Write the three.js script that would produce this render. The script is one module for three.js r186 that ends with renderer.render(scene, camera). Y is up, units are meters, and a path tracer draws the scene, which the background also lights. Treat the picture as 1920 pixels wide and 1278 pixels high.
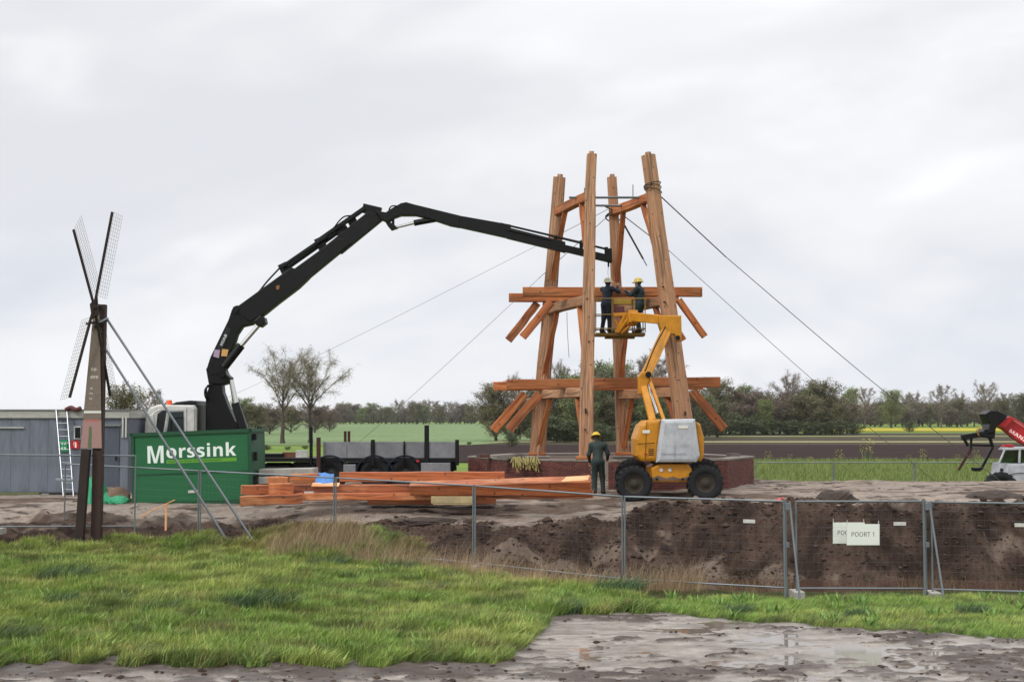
import * as THREE from 'three';
import { mergeGeometries } from 'three/addons/utils/BufferGeometryUtils.js';
import { MarchingCubes } from 'three/addons/objects/MarchingCubes.js';

// ---------------------------------------------------------------- camera, sky, sun, exposure
const scene = new THREE.Scene();
const F = 2667, CX = 960, CY = 639, HORIZON = 785, EYE = 3.75;          // focal length and horizon in pixels of the 1920 x 1278 photograph
const PITCH = Math.atan((HORIZON - CY) / F);
const camera = new THREE.PerspectiveCamera(2 * Math.atan(CY / F) * 180 / Math.PI, 1920 / 1278, 0.5, 6000);
camera.position.set(0, EYE, 0);
camera.rotation.set(PITCH, 0, 0);
const renderer = new THREE.WebGLRenderer({ antialias: true });
renderer.toneMapping = THREE.LinearToneMapping;
renderer.toneMappingExposure = 1.0;
renderer.shadowMap.enabled = true;

function rng(seed) { let a = seed >>> 0; return () => { a = (a + 0x6D2B79F5) | 0; let t = Math.imul(a ^ (a >>> 15), 1 | a); t = (t + Math.imul(t ^ (t >>> 7), 61 | t)) ^ t; return ((t ^ (t >>> 14)) >>> 0) / 4294967296; }; }
const PERM = (() => { const r = rng(77), p = new Float32Array(65536); for (let i = 0; i < 65536; i++) p[i] = r(); return p; })();
const lat = (i, j) => PERM[((i & 255) << 8) | (j & 255)];
function vn(x, y) {                                                     // value noise 0..1
  const i = Math.floor(x), j = Math.floor(y); let u = x - i, v = y - j;
  u = u * u * (3 - 2 * u); v = v * v * (3 - 2 * v);
  const a = lat(i, j), b = lat(i + 1, j), c = lat(i, j + 1), d = lat(i + 1, j + 1);
  return a + (b - a) * u + (c - a) * v + (a - b - c + d) * u * v;
}
function fbm(x, y, n = 4) { let s = 0, a = 0.5, t = 0; for (let k = 0; k < n; k++) { s += a * vn(x, y); t += a; a *= 0.5; x = x * 2.03 + 17.1; y = y * 2.01 + 9.7; } return s / t; }
function sm(a, b, x) { const t = Math.min(1, Math.max(0, (x - a) / (b - a))); return t * t * (3 - 2 * t); }
const mix = (a, b, t) => a + (b - a) * t;
const mix3 = (a, b, t) => [mix(a[0], b[0], t), mix(a[1], b[1], t), mix(a[2], b[2], t)];

{ // an overcast sky: a pale veil with soft grey-blue rolls of cloud
  const W = 2048, H = 1024, data = new Float32Array(W * H * 4);
  for (let j = 0; j < H; j++) {
    const th = ((j + 0.5) / H - 0.5) * Math.PI, sy = Math.sin(th), cy = Math.cos(th);
    for (let i = 0; i < W; i++) {
      const ph = ((i + 0.5) / W - 0.5) * 2 * Math.PI, dx = Math.cos(ph) * cy, dz = Math.sin(ph) * cy;
      const o = (j * W + i) * 4;
      let c;
      if (sy < -0.02) c = [0.30, 0.30, 0.28];
      else {
        const X = dx * 3.1 + dz * 0.9, Z = sy * 6.4 + dz * 1.7 - dx * 0.5;
        const wx = fbm(X * 1.1 + 40, Z * 1.1 + 9, 4) - 0.5, wz = fbm(X * 1.1 + 5, Z * 1.1 + 70, 4) - 0.5;
        const a = fbm(X * 0.8 + wx * 0.9 + 11.3, Z * 1.2 + wz * 0.9 + 3.6, 6);
        const b = fbm(X * 2.6 + wx * 1.6 + 60.2, Z * 3.6 + wz * 1.6 + 31.7, 8);
        const f = sm(0.3, 0.72, a * 0.58 + b * 0.48);
        const low = sm(0.17, 0.0, sy);                                 // the deck thins to pale blue grey near the horizon
        const dark = mix3([0.77, 0.79, 0.835], [0.66, 0.72, 0.82], low), light = mix3([0.955, 0.96, 0.985], [0.91, 0.92, 0.945], low);
        c = mix3(dark, light, f);
        const e = 1 + 0.05 * sm(0.62, 0.8, b);
        const z = e * (1 + 1.6 * Math.max(0, sy - 0.27));            // an overcast dome is brightest overhead
        c = [c[0] * z, c[1] * z, c[2] * z];
      }
      data[o] = c[0]; data[o + 1] = c[1]; data[o + 2] = c[2]; data[o + 3] = 1;
    }
  }
  const t = new THREE.DataTexture(data, W, H, THREE.RGBAFormat, THREE.FloatType);
  t.mapping = THREE.EquirectangularReflectionMapping; t.magFilter = THREE.LinearFilter; t.minFilter = THREE.LinearFilter; t.wrapS = THREE.RepeatWrapping; t.needsUpdate = true;
  scene.background = t; scene.environment = t;
}
const sun = new THREE.DirectionalLight(new THREE.Color(1.0, 0.965, 0.91), 1.5);
sun.position.set(-34, 46, -8); sun.target.position.set(2, 1, -42); sun.castShadow = true; sun.shadow.radius = 22;
sun.shadow.mapSize.set(4096, 4096);
Object.assign(sun.shadow.camera, { left: -40, right: 40, top: 40, bottom: -40, near: 1, far: 160 });
scene.add(sun, sun.target);
scene.fog = new THREE.FogExp2(new THREE.Color(0.86, 0.88, 0.92), 0.00006);

// ---------------------------------------------------------------- helpers
const V = (x, y, z) => new THREE.Vector3(x, y, z);
const ct = Math.cos(PITCH), st = Math.sin(PITCH);
function P(px, py, d) {                                                 // a photograph pixel at a horizontal distance d in front of the lens
  const x = (px - CX) / F, y = -(py - CY) / F, yy = y * ct + st, zz = ct - y * st;
  return V(x * d / zz, EYE + yy * d / zz, -d);
}
const taken = new Map();
function numbered(n) { const k = taken.get(n) ?? 0; taken.set(n, k + 1); return k ? n + '_' + String(k).padStart(3, '0') : n; }
function tag(o, label, category, group, kind) { if (label) o.userData.label = label; if (category) o.userData.category = category; if (group) o.userData.group = group; if (kind) o.userData.kind = kind; return o; }
function thing(name, label, category, base = V(0, 0, 0), group) {
  const o = new THREE.Group(); o.name = numbered(name); o.position.copy(base); scene.add(o); return tag(o, label, category, group);
}
const flat = (g) => { g = g.index ? g.toNonIndexed() : g; for (const k of Object.keys(g.attributes)) if (!['position', 'normal', 'uv', 'color'].includes(k)) g.deleteAttribute(k); if (!g.attributes.uv) g.setAttribute('uv', new THREE.BufferAttribute(new Float32Array(g.attributes.position.count * 2), 2)); return g; };
const join = (gs) => { gs = [].concat(gs).map(flat); return gs.length > 1 ? mergeGeometries(gs) : gs[0]; };
function part(t, name, gs, m, label) {                                  // geometry in world metres, put under its thing
  let root = t; while (root.parent && root.parent !== scene) root = root.parent;
  const g = join(gs).clone(); g.translate(-root.position.x, -root.position.y, -root.position.z);
  const o = new THREE.Mesh(g, m); o.name = name; o.castShadow = o.receiveShadow = true; t.add(o); if (label) o.userData.label = label; return o;
}
function single(name, gs, m, label, category, group, kind) {            // a thing that is one mesh
  const g = join(gs).clone(); g.computeBoundingBox(); const b = g.boundingBox, c = V((b.min.x + b.max.x) / 2, b.min.y, (b.min.z + b.max.z) / 2);
  g.translate(-c.x, -c.y, -c.z);
  const o = new THREE.Mesh(g, m); o.name = numbered(name); o.position.copy(c); o.castShadow = o.receiveShadow = true; scene.add(o); return tag(o, label, category, group, kind);
}
function box(cx, cy, cz, w, h, d, ry = 0, rz = 0, rx = 0) { const g = new THREE.BoxGeometry(w, h, d); if (rz) g.rotateZ(rz); if (rx) g.rotateX(rx); if (ry) g.rotateY(ry); g.translate(cx, cy, cz); return g; }
function rod(a, b, r0, r1 = r0, n = 8) {
  const L = a.distanceTo(b), g = new THREE.CylinderGeometry(r1, r0, L, n, 1); g.translate(0, L / 2, 0);
  const q = new THREE.Quaternion().setFromUnitVectors(V(0, 1, 0), b.clone().sub(a).normalize()); g.applyQuaternion(q); g.translate(a.x, a.y, a.z); return g;
}
function tube(pts, r, n = 5, segs) { return new THREE.TubeGeometry(new THREE.CatmullRomCurve3(pts), segs ?? pts.length * 4, r, n); }
// a squared timber or steel bar from a to b with chamfered arrises; hewn = unevenness in metres
function bar(a, b, w, h, { w2 = w, h2 = h, roll = 0, hewn = 0, cut = 0.02, segs = 1, seed = 1, up } = {}) {
  const t = b.clone().sub(a), L = t.length(); t.normalize();
  const u0 = up ?? (Math.abs(t.y) > 0.8 ? V(0, 0, 1) : V(0, 1, 0));
  const s = V(0, 0, 0).crossVectors(u0, t).normalize(), n = V(0, 0, 0).crossVectors(t, s).normalize();
  const S = s.clone().multiplyScalar(Math.cos(roll)).addScaledVector(n, Math.sin(roll)), N = n.clone().multiplyScalar(Math.cos(roll)).addScaledVector(s, -Math.sin(roll));
  const r = rng(seed * 911 + 5), rings = [], pos = [], uv = [];
  for (let k = 0; k <= segs; k++) {
    const f = k / segs, W = mix(w, w2, f) / 2, Hh = mix(h, h2, f) / 2, c = cut, c0 = a.clone().addScaledVector(t, L * f);
    const ox = (r() - 0.5) * hewn, oy = (r() - 0.5) * hewn;
    const q = [[W, -Hh + c], [W, Hh - c], [W - c, Hh], [-W + c, Hh], [-W, Hh - c], [-W, -Hh + c], [-W + c, -Hh], [W - c, -Hh]];
    rings.push(q.map(([x, y]) => c0.clone().addScaledVector(S, x + ox + (r() - 0.5) * hewn * 0.4).addScaledVector(N, y + oy + (r() - 0.5) * hewn * 0.4)));
  }
  const pv = [0]; for (let i = 0; i < 8; i++) pv.push(pv[i] + rings[0][i].distanceTo(rings[0][(i + 1) % 8]));
  const v0 = r() * 7, uo = r() * 9;
  const tri = (A, B, C, ua, ub, uc) => { pos.push(...A.toArray(), ...B.toArray(), ...C.toArray()); uv.push(...ua, ...ub, ...uc); };
  for (let k = 0; k < segs; k++) for (let i = 0; i < 8; i++) {
    const j = (i + 1) % 8, A = rings[k][i], B = rings[k][j], C = rings[k + 1][j], D = rings[k + 1][i], ua = uo + L * k / segs, ub = uo + L * (k + 1) / segs;
    tri(A, B, C, [ua, v0 + pv[i]], [ua, v0 + pv[i + 1]], [ub, v0 + pv[i + 1]]); tri(A, C, D, [ua, v0 + pv[i]], [ub, v0 + pv[i + 1]], [ub, v0 + pv[i]]);
  }
  for (const e of [0, segs]) { const R = rings[e]; for (let i = 1; i < 7; i++) { const [B, C] = e ? [R[i], R[i + 1]] : [R[i + 1], R[i]]; tri(R[0], B, C, [0.1, v0], [0.1 + i * 0.03, v0 + 0.1], [0.12 + i * 0.03, v0 + 0.2]); } }
  const g = new THREE.BufferGeometry(); g.setAttribute('position', new THREE.Float32BufferAttribute(pos, 3)); g.setAttribute('uv', new THREE.Float32BufferAttribute(uv, 2)); g.computeVertexNormals(); return g;
}
// an outline given as photograph pixels on an upright plane at distance d, made solid: thickness th, rounded rim bev
function plate(pts, d, th, bev = 0.02) {
  const s = new THREE.Shape(pts.map(([x, y]) => { const p = P(x, y, d); return new THREE.Vector2(p.x, p.y); }));
  const g = new THREE.ExtrudeGeometry(s, { depth: th - 2 * bev, bevelEnabled: bev > 0, bevelThickness: bev, bevelSize: bev, bevelOffset: -bev, bevelSegments: 2, curveSegments: 4 });
  g.translate(0, 0, -d - th / 2 + bev); return g;
}
// ---------------------------------------------------------------- textures and materials
function dataTex(W, H, fn, srgb = true) {
  const a = new Uint8Array(W * H * 4);
  for (let j = 0; j < H; j++) for (let i = 0; i < W; i++) { const c = fn(i / W, j / H), o = (j * W + i) * 4; a[o] = Math.max(0, Math.min(255, c[0] * 255)); a[o + 1] = Math.max(0, Math.min(255, c[1] * 255)); a[o + 2] = Math.max(0, Math.min(255, c[2] * 255)); a[o + 3] = 255; }
  const t = new THREE.DataTexture(a, W, H); t.wrapS = t.wrapT = THREE.RepeatWrapping; t.magFilter = THREE.LinearFilter; t.minFilter = THREE.LinearMipmapLinearFilter; t.generateMipmaps = true; if (srgb) t.colorSpace = THREE.SRGBColorSpace; t.needsUpdate = true; return t;
}
function tn(u, v, f, g = f) { const x = u * f, y = v * g; const a = (q, e) => q; // noise that repeats over 0..1
  const i = Math.floor(x), j = Math.floor(y); let s = x - i, t = y - j; s = s * s * (3 - 2 * s); t = t * t * (3 - 2 * t); const m = (k, n) => ((k % n) + n) % n;
  const A = lat(m(i, f), m(j, g) + 37), B = lat(m(i + 1, f), m(j, g) + 37), C = lat(m(i, f), m(j + 1, g) + 37), D = lat(m(i + 1, f), m(j + 1, g) + 37); return A + (B - A) * s + (C - A) * t + (A - B - C + D) * s * t; }
const tfbm = (u, v, f, n = 4, g = f) => { let s = 0, a = 0.5, t = 0; for (let k = 0; k < n; k++) { s += a * tn(u, v, f, g); t += a; a *= 0.55; f *= 2; g *= 2; } return s / t; };
const grime = dataTex(512, 512, (u, v) => { const a = tfbm(u, v, 5, 5), b = tfbm(u + 0.3, v, 60, 2, 9); const k = 0.80 + 0.22 * (a - 0.3) + 0.10 * (b - 0.5); return [k, k * 0.995, k * 0.985]; });
const grimeBump = dataTex(256, 256, (u, v) => { const a = tfbm(u, v, 8, 5); return [a, a, a]; }, false);
const C = (hex) => new THREE.Color(hex);
function mat(color, rough = 0.6, metal = 0, o = {}) { return new (o.specularIntensity !== undefined ? THREE.MeshPhysicalMaterial : THREE.MeshStandardMaterial)({ color: color instanceof Array ? new THREE.Color().setRGB(...color) : C(color), roughness: rough, metalness: metal, ...o }); }
const paint = (color, rough = 0.5, o = {}) => mat(color, rough, 0, { map: grime, ...o });
function woodTex(A, B, Cc, seed) {
  return dataTex(1024, 512, (u, v) => {
    const w = tfbm(u + seed, v, 3, 3) * 0.10, g = tfbm(u * 1 + seed, v + w, 3, 3, 40), fine = tfbm(u, v + seed, 8, 2, 128), big = tfbm(u + 0.5, v + seed, 4, 4, 4);
    let c = mix3(A, B, sm(0.3, 0.72, g)); c = mix3(c, Cc, sm(0.5, 0.8, big) * 0.65);
    const dx = ((u * 4 + seed * 3.1) % 1) - 0.5, dy = ((v * 3 + Math.floor(u * 4) * 0.37) % 1) - 0.5, kn = Math.exp(-(dx * dx * 900 + dy * dy * 260));
    const crack = sm(0.66, 0.74, tfbm(u + seed, v + w, 2, 2, 24)) * 0.24; const k = (0.84 + 0.32 * fine) * (1 - 0.55 * kn) * (1 - crack); return [c[0] * k, c[1] * k, c[2] * k];
  });
}
const woodBump = dataTex(512, 256, (u, v) => { const a = tfbm(u, v, 4, 3, 64) * 0.7 + tfbm(u, v, 6, 3) * 0.3; return [a, a, a]; }, false);
function wood(t, rough = 0.75) { const m = t.clone(); m.repeat.set(0.34, 0.7); m.needsUpdate = true; const b = woodBump.clone(); b.repeat.set(0.5, 1.2); b.needsUpdate = true; return mat('#ffffff', rough, 0, { map: m, bumpMap: b, bumpScale: 0.006 }); }
const wTan = woodTex([0.71, 0.545, 0.415], [0.575, 0.42, 0.31], [0.65, 0.46, 0.325], 0.13);
const wRed = woodTex([0.70, 0.425, 0.24], [0.58, 0.32, 0.17], [0.74, 0.49, 0.295], 0.41);
const wFresh = woodTex([0.69, 0.39, 0.215], [0.55, 0.28, 0.14], [0.80, 0.57, 0.39], 0.77);
const M = {
  postWood: wood(wTan), redWood: wood(wRed), freshWood: wood(wFresh, 0.6), paleWood: wood(woodTex([0.92, 0.72, 0.53], [0.88, 0.62, 0.42], [0.9, 0.66, 0.46], 0.29)),
  black: paint('#101012', 0.5, { specularIntensity: 0.6 }), blackSteel: paint('#0c0c0e', 0.45, { specularIntensity: 0.6 }), rubber: mat('#17181a', 0.92, 0, { bumpMap: grimeBump, bumpScale: 0.004 }), steel: mat('#a9adb2', 0.35, 0.9), galv: mat('#8d949b', 0.5, 0.55, { map: grime }),
  chrome: mat('#d8d8d8', 0.22, 1), lift: paint('#e0960f', 0.42), liftGrey: paint('#c9cdd4', 0.55), white: paint('#e2e2de', 0.5), cabin: paint('#7b8391', 0.6), cabinTrim: paint('#c3c3bd', 0.6),
  glass: new THREE.MeshPhysicalMaterial({ color: C('#8fa09c'), roughness: 0.04, transmission: 1, thickness: 0, ior: 1.5 }), dark: mat('#0d0e10', 0.7), greenPaint: paint('#175735', 0.55), rust: paint('#4b2a22', 0.85), darkPost: paint('#33251f', 0.85),
  redPaint: paint('#c41d22', 0.4), grey: paint('#8c8d92', 0.6), concrete: paint('#b9b6ae', 0.9), rope: mat('#5c5850', 0.9), ropeDark: mat('#26241f', 0.9), blueTarp: paint('#3b78c8', 0.6), greenTarp: paint('#2fae7a', 0.55), orange: mat('#f0561c', 0.35),
};
function canvasTex(w, h, draw) { const c = document.createElement('canvas'); c.width = w; c.height = h; draw(c.getContext('2d'), w, h); const t = new THREE.CanvasTexture(c); t.colorSpace = THREE.SRGBColorSpace; t.anisotropy = 4; return t; }
// a flat printed panel: four corners (top left, top right, bottom right, bottom left)
function quad(a, b, c, d) { const g = new THREE.BufferGeometry(); g.setAttribute('position', new THREE.Float32BufferAttribute([...d.toArray(), ...c.toArray(), ...b.toArray(), ...d.toArray(), ...b.toArray(), ...a.toArray()], 3)); g.setAttribute('uv', new THREE.Float32BufferAttribute([0, 0, 1, 0, 1, 1, 0, 0, 1, 1, 0, 1], 2)); g.computeVertexNormals(); return g; }
// ---------------------------------------------------------------- terrain
const X0 = -21, X1 = 23, D0 = 15, D1 = 62;
const crest = (X) => 36.8 + 1.3 * sm(-3, -9, X) - 0.5 * sm(-5, -3, X) * sm(3.6, 2.6, X) + 2.0 * (fbm(X * 0.33 + 4, 2.5, 3) - 0.5) + 0.8 * (vn(X * 1.4, 7.7) - 0.5);
function siteLevel(X, d) { return mix(1.02, 1.2, sm(2.8, 4, X)) + mix(0.58, 0.4, sm(2.8, 4, X)) * sm(36.6, 41.5, d) - 0.2 * sm(-4, -8, X); }
// how much of the near ground is bare mud (1) or grown over (0): the edge runs along the track in front
function mudEdge(X) { return mix(21.9, mix(27.6, 24.4, sm(1.5, 9.5, X)), sm(-0.5, 1.1, X)) + 0.9 * (fbm(X * 1.3, 1.2, 3) - 0.5) + 0.6 * (vn(X * 4.1, 3.3) - 0.5); }
function isMud(X, d) { return sm(0.15, -0.15, d - mudEdge(X) + 1.3 * (fbm(X * 1.6, d * 1.6, 3) - 0.5)); }
function clods(X, d) {                                                  // trampled dark soil lying on the wet sand
  const a = fbm(X * 0.55 + 3, d * 0.9 + 8, 3), b = fbm(X * 2.2, d * 4.2, 4), c = vn(X * 9, d * 14);
  const where = 0.20 * sm(23.4, 20.6, d) * sm(-0.5, 1.5, X) + 0.17 * sm(3.2, 7.5, X) * sm(25.5, 22.5, d) + 0.20 * sm(1.1, 0.0, Math.abs(d - mudEdge(X) + 0.4)) + 0.20 * sm(0.2, -0.6, X);
  return sm(0.60, 0.665, a * 0.30 + b * 0.56 + c * 0.12 + where * 0.62);
}
function heightBase(X, d) {
  const dc = crest(X);
  let g = 0.34 * sm(21, 36, d) * sm(3, -7, X);
  g -= 0.42 * sm(31.3, 32.2, d) * sm(-0.5, 2.2, X);                     // ditch
  let s = siteLevel(X, d);
  const t = sm(dc - 2.1 - 1.2 * sm(0, -6, X), dc, d);
  let y = mix(g, s, t);
  const ridge = (0.26 * sm(2.6, 3.9, X) + 0.05) * (0.2 + 1.5 * fbm(X * 0.7, 5.5, 4));
  y += ridge * Math.exp(-(((d - dc - 0.1) / 0.9) ** 2));
  const edge = mix(54, 49.5, sm(7.5, 10, X));
  y = mix(y, 0, sm(edge, edge + 6, d));
  return mix(0, y, sm(X0, X0 + 2.4, X));
}
function bankness(X, d) { const dc = crest(X); return sm(dc - 2.9 - 0.6 * sm(0, -6, X), dc - 2.1, d) * sm(dc + 1.0 + 0.6 * fbm(X, 3, 2), dc + 0.1, d); }
function height(X, d) {
  let y = heightBase(X, d);
  const b = bankness(X, d), mud = isMud(X, d), site = sm(crest(X), crest(X) + 0.8, d) * sm(60, 56, d);
  y += b * (mix(0.35, 0.95, sm(0, 3.5, X)) * (fbm(X * 0.75, d * 0.9, 4) - 0.5) + 0.16 * (fbm(X * 0.6 + 3, d * 5.2, 2) - 0.5) + 0.3 * Math.abs(fbm(X * 1.9 + 7, d * 0.8, 2) - 0.5) - 0.05 + 0.22 * (fbm(X * 4.3 + 5, d * 4.3, 3) - 0.5) + 0.10 * (fbm(X * 11 + 5, d * 9, 2) - 0.5));
  y += site * (0.10 * (fbm(X * 0.8 + 9, d * 0.8, 3) - 0.5) + 0.05 * (fbm(X * 3, d * 3 + 4, 3) - 0.5));
  y += mud * (0.055 * (fbm(X * 0.9 + 2, d * 1.1, 3) - 0.5) + 0.014 * (fbm(X * 5, d * 7, 3) - 0.5) + 0.04 * clods(X, d) * (0.4 + fbm(X * 6, d * 7, 2)));
  y += (1 - mud) * sm(35, 30, d) * 0.10 * (fbm(X * 0.7, d * 0.7, 3) - 0.5);
  return y;
}
function at(px, d) { const p = P(px, 785, d); p.y = height(p.x, d); return p; }                // a point on the ground under a pixel column
const SAND = [0.37, 0.318, 0.272], SANDP = [0.465, 0.41, 0.36], SOIL = [0.046, 0.031, 0.025], SOILB = [0.105, 0.071, 0.054], TURF = [0.055, 0.07, 0.02];
function groundColour(X, d) {
  const b = bankness(X, d), mud = isMud(X, d), dc = crest(X);
  const site = sm(dc - 0.2, dc + 0.9, d + 0.9 * (fbm(X * 0.9, d * 2, 3) - 0.5));
  let c = mix3(TURF, [0.10, 0.075, 0.045], sm(0.45, 0.65, fbm(X * 2, d * 2, 3)) * 0.6);
  c = mix3(c, SOILB, sm(31.2, 31.9, d) * sm(-1.6, 1.5, X));
  const wet = mix3([0.32, 0.278, 0.24], [0.43, 0.385, 0.335], sm(0.35, 0.65, fbm(X * 1.1 + 31, d * 1.9, 4)));
  let m = mix3(wet, [0.235, 0.195, 0.165], sm(0.45, 0.7, fbm(X * 2.4, d * 5.2 + 12, 4)) * 0.7); m = mix3(m, mix3(SOIL, SOILB, vn(X * 7, d * 7)), clods(X, d) * 0.93);
  c = mix3(c, m, mud);
  let so = mix3(SOIL, SOILB, sm(0.35, 0.65, fbm(X * 1.5, d * 2.2, 4)));
  so = mix3(so, [0.105, 0.066, 0.048], 0.5 * sm(0.55, 0.7, fbm(X * 0.6 + 20, d * 1.5, 4)));
  so = mix3(so, [0.23, 0.175, 0.135], 0.75 * sm(0.60, 0.68, fbm(X * 0.8 + 51, d * 2.4 + 7, 4)));                 // sandy seams in the dug soil
  c = mix3(c, so, b);
  const track = sm(0.42, 0.60, fbm(X * 0.45 + 7, d * 2.0 + 1.5, 4) + 0.10 * sm(1.6, 0.4, Math.abs(d - dc - 1.8)) + 0.16 * sm(38, 44, d) * sm(4, 8, X) + 0.22 * sm(-5.5, -4, X) * sm(3.3, 2.4, X) * sm(1.3, 0.5, Math.abs(d - dc - 1.1)) - 0.16 * sm(-5, -3.5, X) * sm(3.3, 2.4, X) * sm(0.9, 0.3, Math.abs(d - dc - 2.3)));
  let s = mix3([0.17, 0.122, 0.092], mix3(SAND, [0.42, 0.335, 0.27], vn(X * 2.3, d * 5)), track);
  s = mix3(s, SOIL, 0.85 * sm(0.62, 0.70, fbm(X * 1.7 + 3, d * 3.3, 4)));
  c = mix3(c, s, site);
  return mix3(c, [0.085, 0.125, 0.035], sm(0, 1, (d - mix(53.5, 49.6, sm(7.5, 10, X))) / 1.2));
}
{
  const xs = [], ds = [];
  for (let x = X0; x < X1; x += (x > -13.5 && x < 14) ? 0.065 : 0.2) xs.push(x); xs.push(X1);
  for (let d = D0; d < D1; d += d < 19 ? 0.2 : d < 28 ? 0.045 : d < 40 ? 0.075 : d < 50 ? 0.14 : 0.3) ds.push(d); ds.push(D1);
  const nx = xs.length, nd = ds.length, pos = new Float32Array(nx * nd * 3), col = new Float32Array(nx * nd * 3), uv = new Float32Array(nx * nd * 2), idx = new Uint32Array((nx - 1) * (nd - 1) * 6);
  let k = 0;
  for (let j = 0; j < nd; j++) for (let i = 0; i < nx; i++, k++) {
    const c = groundColour(xs[i], ds[j]); pos.set([xs[i], height(xs[i], ds[j]), -ds[j]], k * 3); col.set(c, k * 3); uv.set([xs[i], ds[j]], k * 2);
  }
  k = 0; for (let j = 0; j < nd - 1; j++) for (let i = 0; i < nx - 1; i++) { const a = j * nx + i; idx.set([a, a + 1, a + nx + 1, a, a + nx + 1, a + nx], k); k += 6; }
  const g = new THREE.BufferGeometry(); g.setAttribute('position', new THREE.BufferAttribute(pos, 3)); g.setAttribute('color', new THREE.BufferAttribute(col, 3)); g.setAttribute('uv', new THREE.BufferAttribute(uv, 2)); g.setIndex(new THREE.BufferAttribute(idx, 1)); g.computeVertexNormals();
  const gt = dataTex(512, 512, (u, v) => { const a = tfbm(u, v, 12, 5), b = tn(u, v, 190); const q = 0.82 + 0.30 * (a - 0.5) + 0.16 * (b - 0.5); return [q, q, q]; }); gt.repeat.set(0.42, 0.42);
  const gb = dataTex(512, 512, (u, v) => { const a = tfbm(u, v, 16, 5); return [a, a, a]; }, false); gb.repeat.set(0.5, 0.5);
  const gr = dataTex(512, 512, (u, v) => { const a = sm(0.3, 0.7, tfbm(u, v, 6, 5)); const q = 0.36 + 0.4 * a; return [q, q, q]; }, false); gr.repeat.set(0.21, 0.21);
  const dry = new THREE.MeshPhysicalMaterial({ vertexColors: true, map: gt, bumpMap: gb, bumpScale: 0.05, roughness: 0.95, specularIntensity: 0.15 }), wet = new THREE.MeshPhysicalMaterial({ vertexColors: true, map: gt, bumpMap: gb, bumpScale: 0.012, roughnessMap: gr, roughness: 1, specularIntensity: 0.6 });
  const js = ds.findIndex((d) => d > 29) * (nx - 1) * 6;                 // the wet track in front, the drier ground behind
  for (const [name, m, a, b, label] of [['wet_track', wet, 0, js, 'wet sandy track with trampled dark soil in front of the grass'], ['ground', dry, js, idx.length, 'muddy building site ground with sand, dark soil bank and turf']]) {
    const h = g.clone(); h.setIndex(new THREE.BufferAttribute(idx.slice(a, b), 1));
    const o = new THREE.Mesh(h, m); o.name = name; o.receiveShadow = o.castShadow = true; scene.add(o); tag(o, label, null, null, 'structure');
  }
}
function fieldTex(A, B, f, g, seed) { return dataTex(512, 512, (u, v) => { const a = tfbm(u + seed, v, f, 5, g), b = tn(u, v, 128, 256); const c = mix3(A, B, sm(0.3, 0.7, a)); const k = 0.84 + 0.32 * b; return [c[0] * k, c[1] * k, c[2] * k]; }); }
function sheet(name, pts, y, tex, rep, label) {                         // pts = [X, d]
  const s = new THREE.Shape(pts.map(([x, d]) => new THREE.Vector2(x, d))); const g = new THREE.ShapeGeometry(s); const p = g.attributes.position, uv = g.attributes.uv;
  for (let i = 0; i < p.count; i++) { const x = p.getX(i), d = p.getY(i); uv.setXY(i, x * rep, d * rep); p.setXYZ(i, x, y, -d); } g.computeVertexNormals();
  const m = mat('#ffffff', 0.95, 0, { map: tex, specularIntensity: 0.1 }), o = new THREE.Mesh(g, m); o.name = numbered(name); o.receiveShadow = true; scene.add(o); return tag(o, label, null, null, 'structure');
}
{
  const s = new THREE.Shape([[-3500, -200], [3500, -200], [3500, 4500], [-3500, 4500]].map(([x, d]) => new THREE.Vector2(x, d)));
  s.holes.push(new THREE.Path([[X0, D0], [X0, D1], [X1, D1], [X1, D0]].map(([x, d]) => new THREE.Vector2(x, d))));
  const g = new THREE.ShapeGeometry(s), p = g.attributes.position, uv = g.attributes.uv;
  for (let i = 0; i < p.count; i++) { const x = p.getX(i), d = p.getY(i); uv.setXY(i, x / 23, d / 23); p.setXYZ(i, x, -0.015, -d); } g.computeVertexNormals();
  const o = new THREE.Mesh(g, mat('#ffffff', 0.95, 0, { specularIntensity: 0.1, map: fieldTex([0.375, 0.46, 0.21], [0.44, 0.51, 0.25], 5, 9, 0.2) })); o.name = 'meadow'; o.receiveShadow = true; scene.add(o); tag(o, 'green meadow stretching behind the building site', null, null, 'structure');
}
sheet('crop_field', [[-900, 200], [-6, 200], [60, 330], [240, 1000], [240, 1120], [-900, 1120]], 0.05, fieldTex([0.405, 0.475, 0.325], [0.445, 0.51, 0.36], 4, 8, 0.6), 1 / 90, 'pale green young crop field reaching the far woods');
sheet('ploughed_field', [[-14, 122], [300, 122], [300, 204], [-26, 204]], 0.05, fieldTex([0.165, 0.125, 0.115], [0.21, 0.16, 0.15], 3, 40, 0.3), 1 / 40, 'dark brown ploughed field behind the meadow');
sheet('fallow_field', [[-6, 204], [420, 204], [420, 372], [40, 372]], 0.05, fieldTex([0.25, 0.225, 0.19], [0.305, 0.285, 0.225], 3, 30, 0.8), 1 / 60, 'grey brown fallow field below the wood edge');
sheet('grass_verge', [[-4, 222], [420, 222], [420, 236], [-2, 236]], 0.09, fieldTex([0.52, 0.50, 0.36], [0.55, 0.54, 0.40], 4, 4, 0.1), 1 / 20, 'pale grass verge crossing the fallow field');
sheet('field_track', [[0, 292], [420, 292], [420, 312], [4, 312]], 0.09, fieldTex([0.50, 0.48, 0.37], [0.45, 0.47, 0.30], 4, 4, 0.15), 1 / 20, 'pale track along the wood edge');
sheet('rapeseed_field', [[90, 420], [360, 420], [360, 560], [120, 560]], 0.14, fieldTex([0.70, 0.63, 0.20], [0.60, 0.57, 0.22], 5, 9, 0.35), 1 / 60, 'bright yellow strip of flowering rapeseed');
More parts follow.
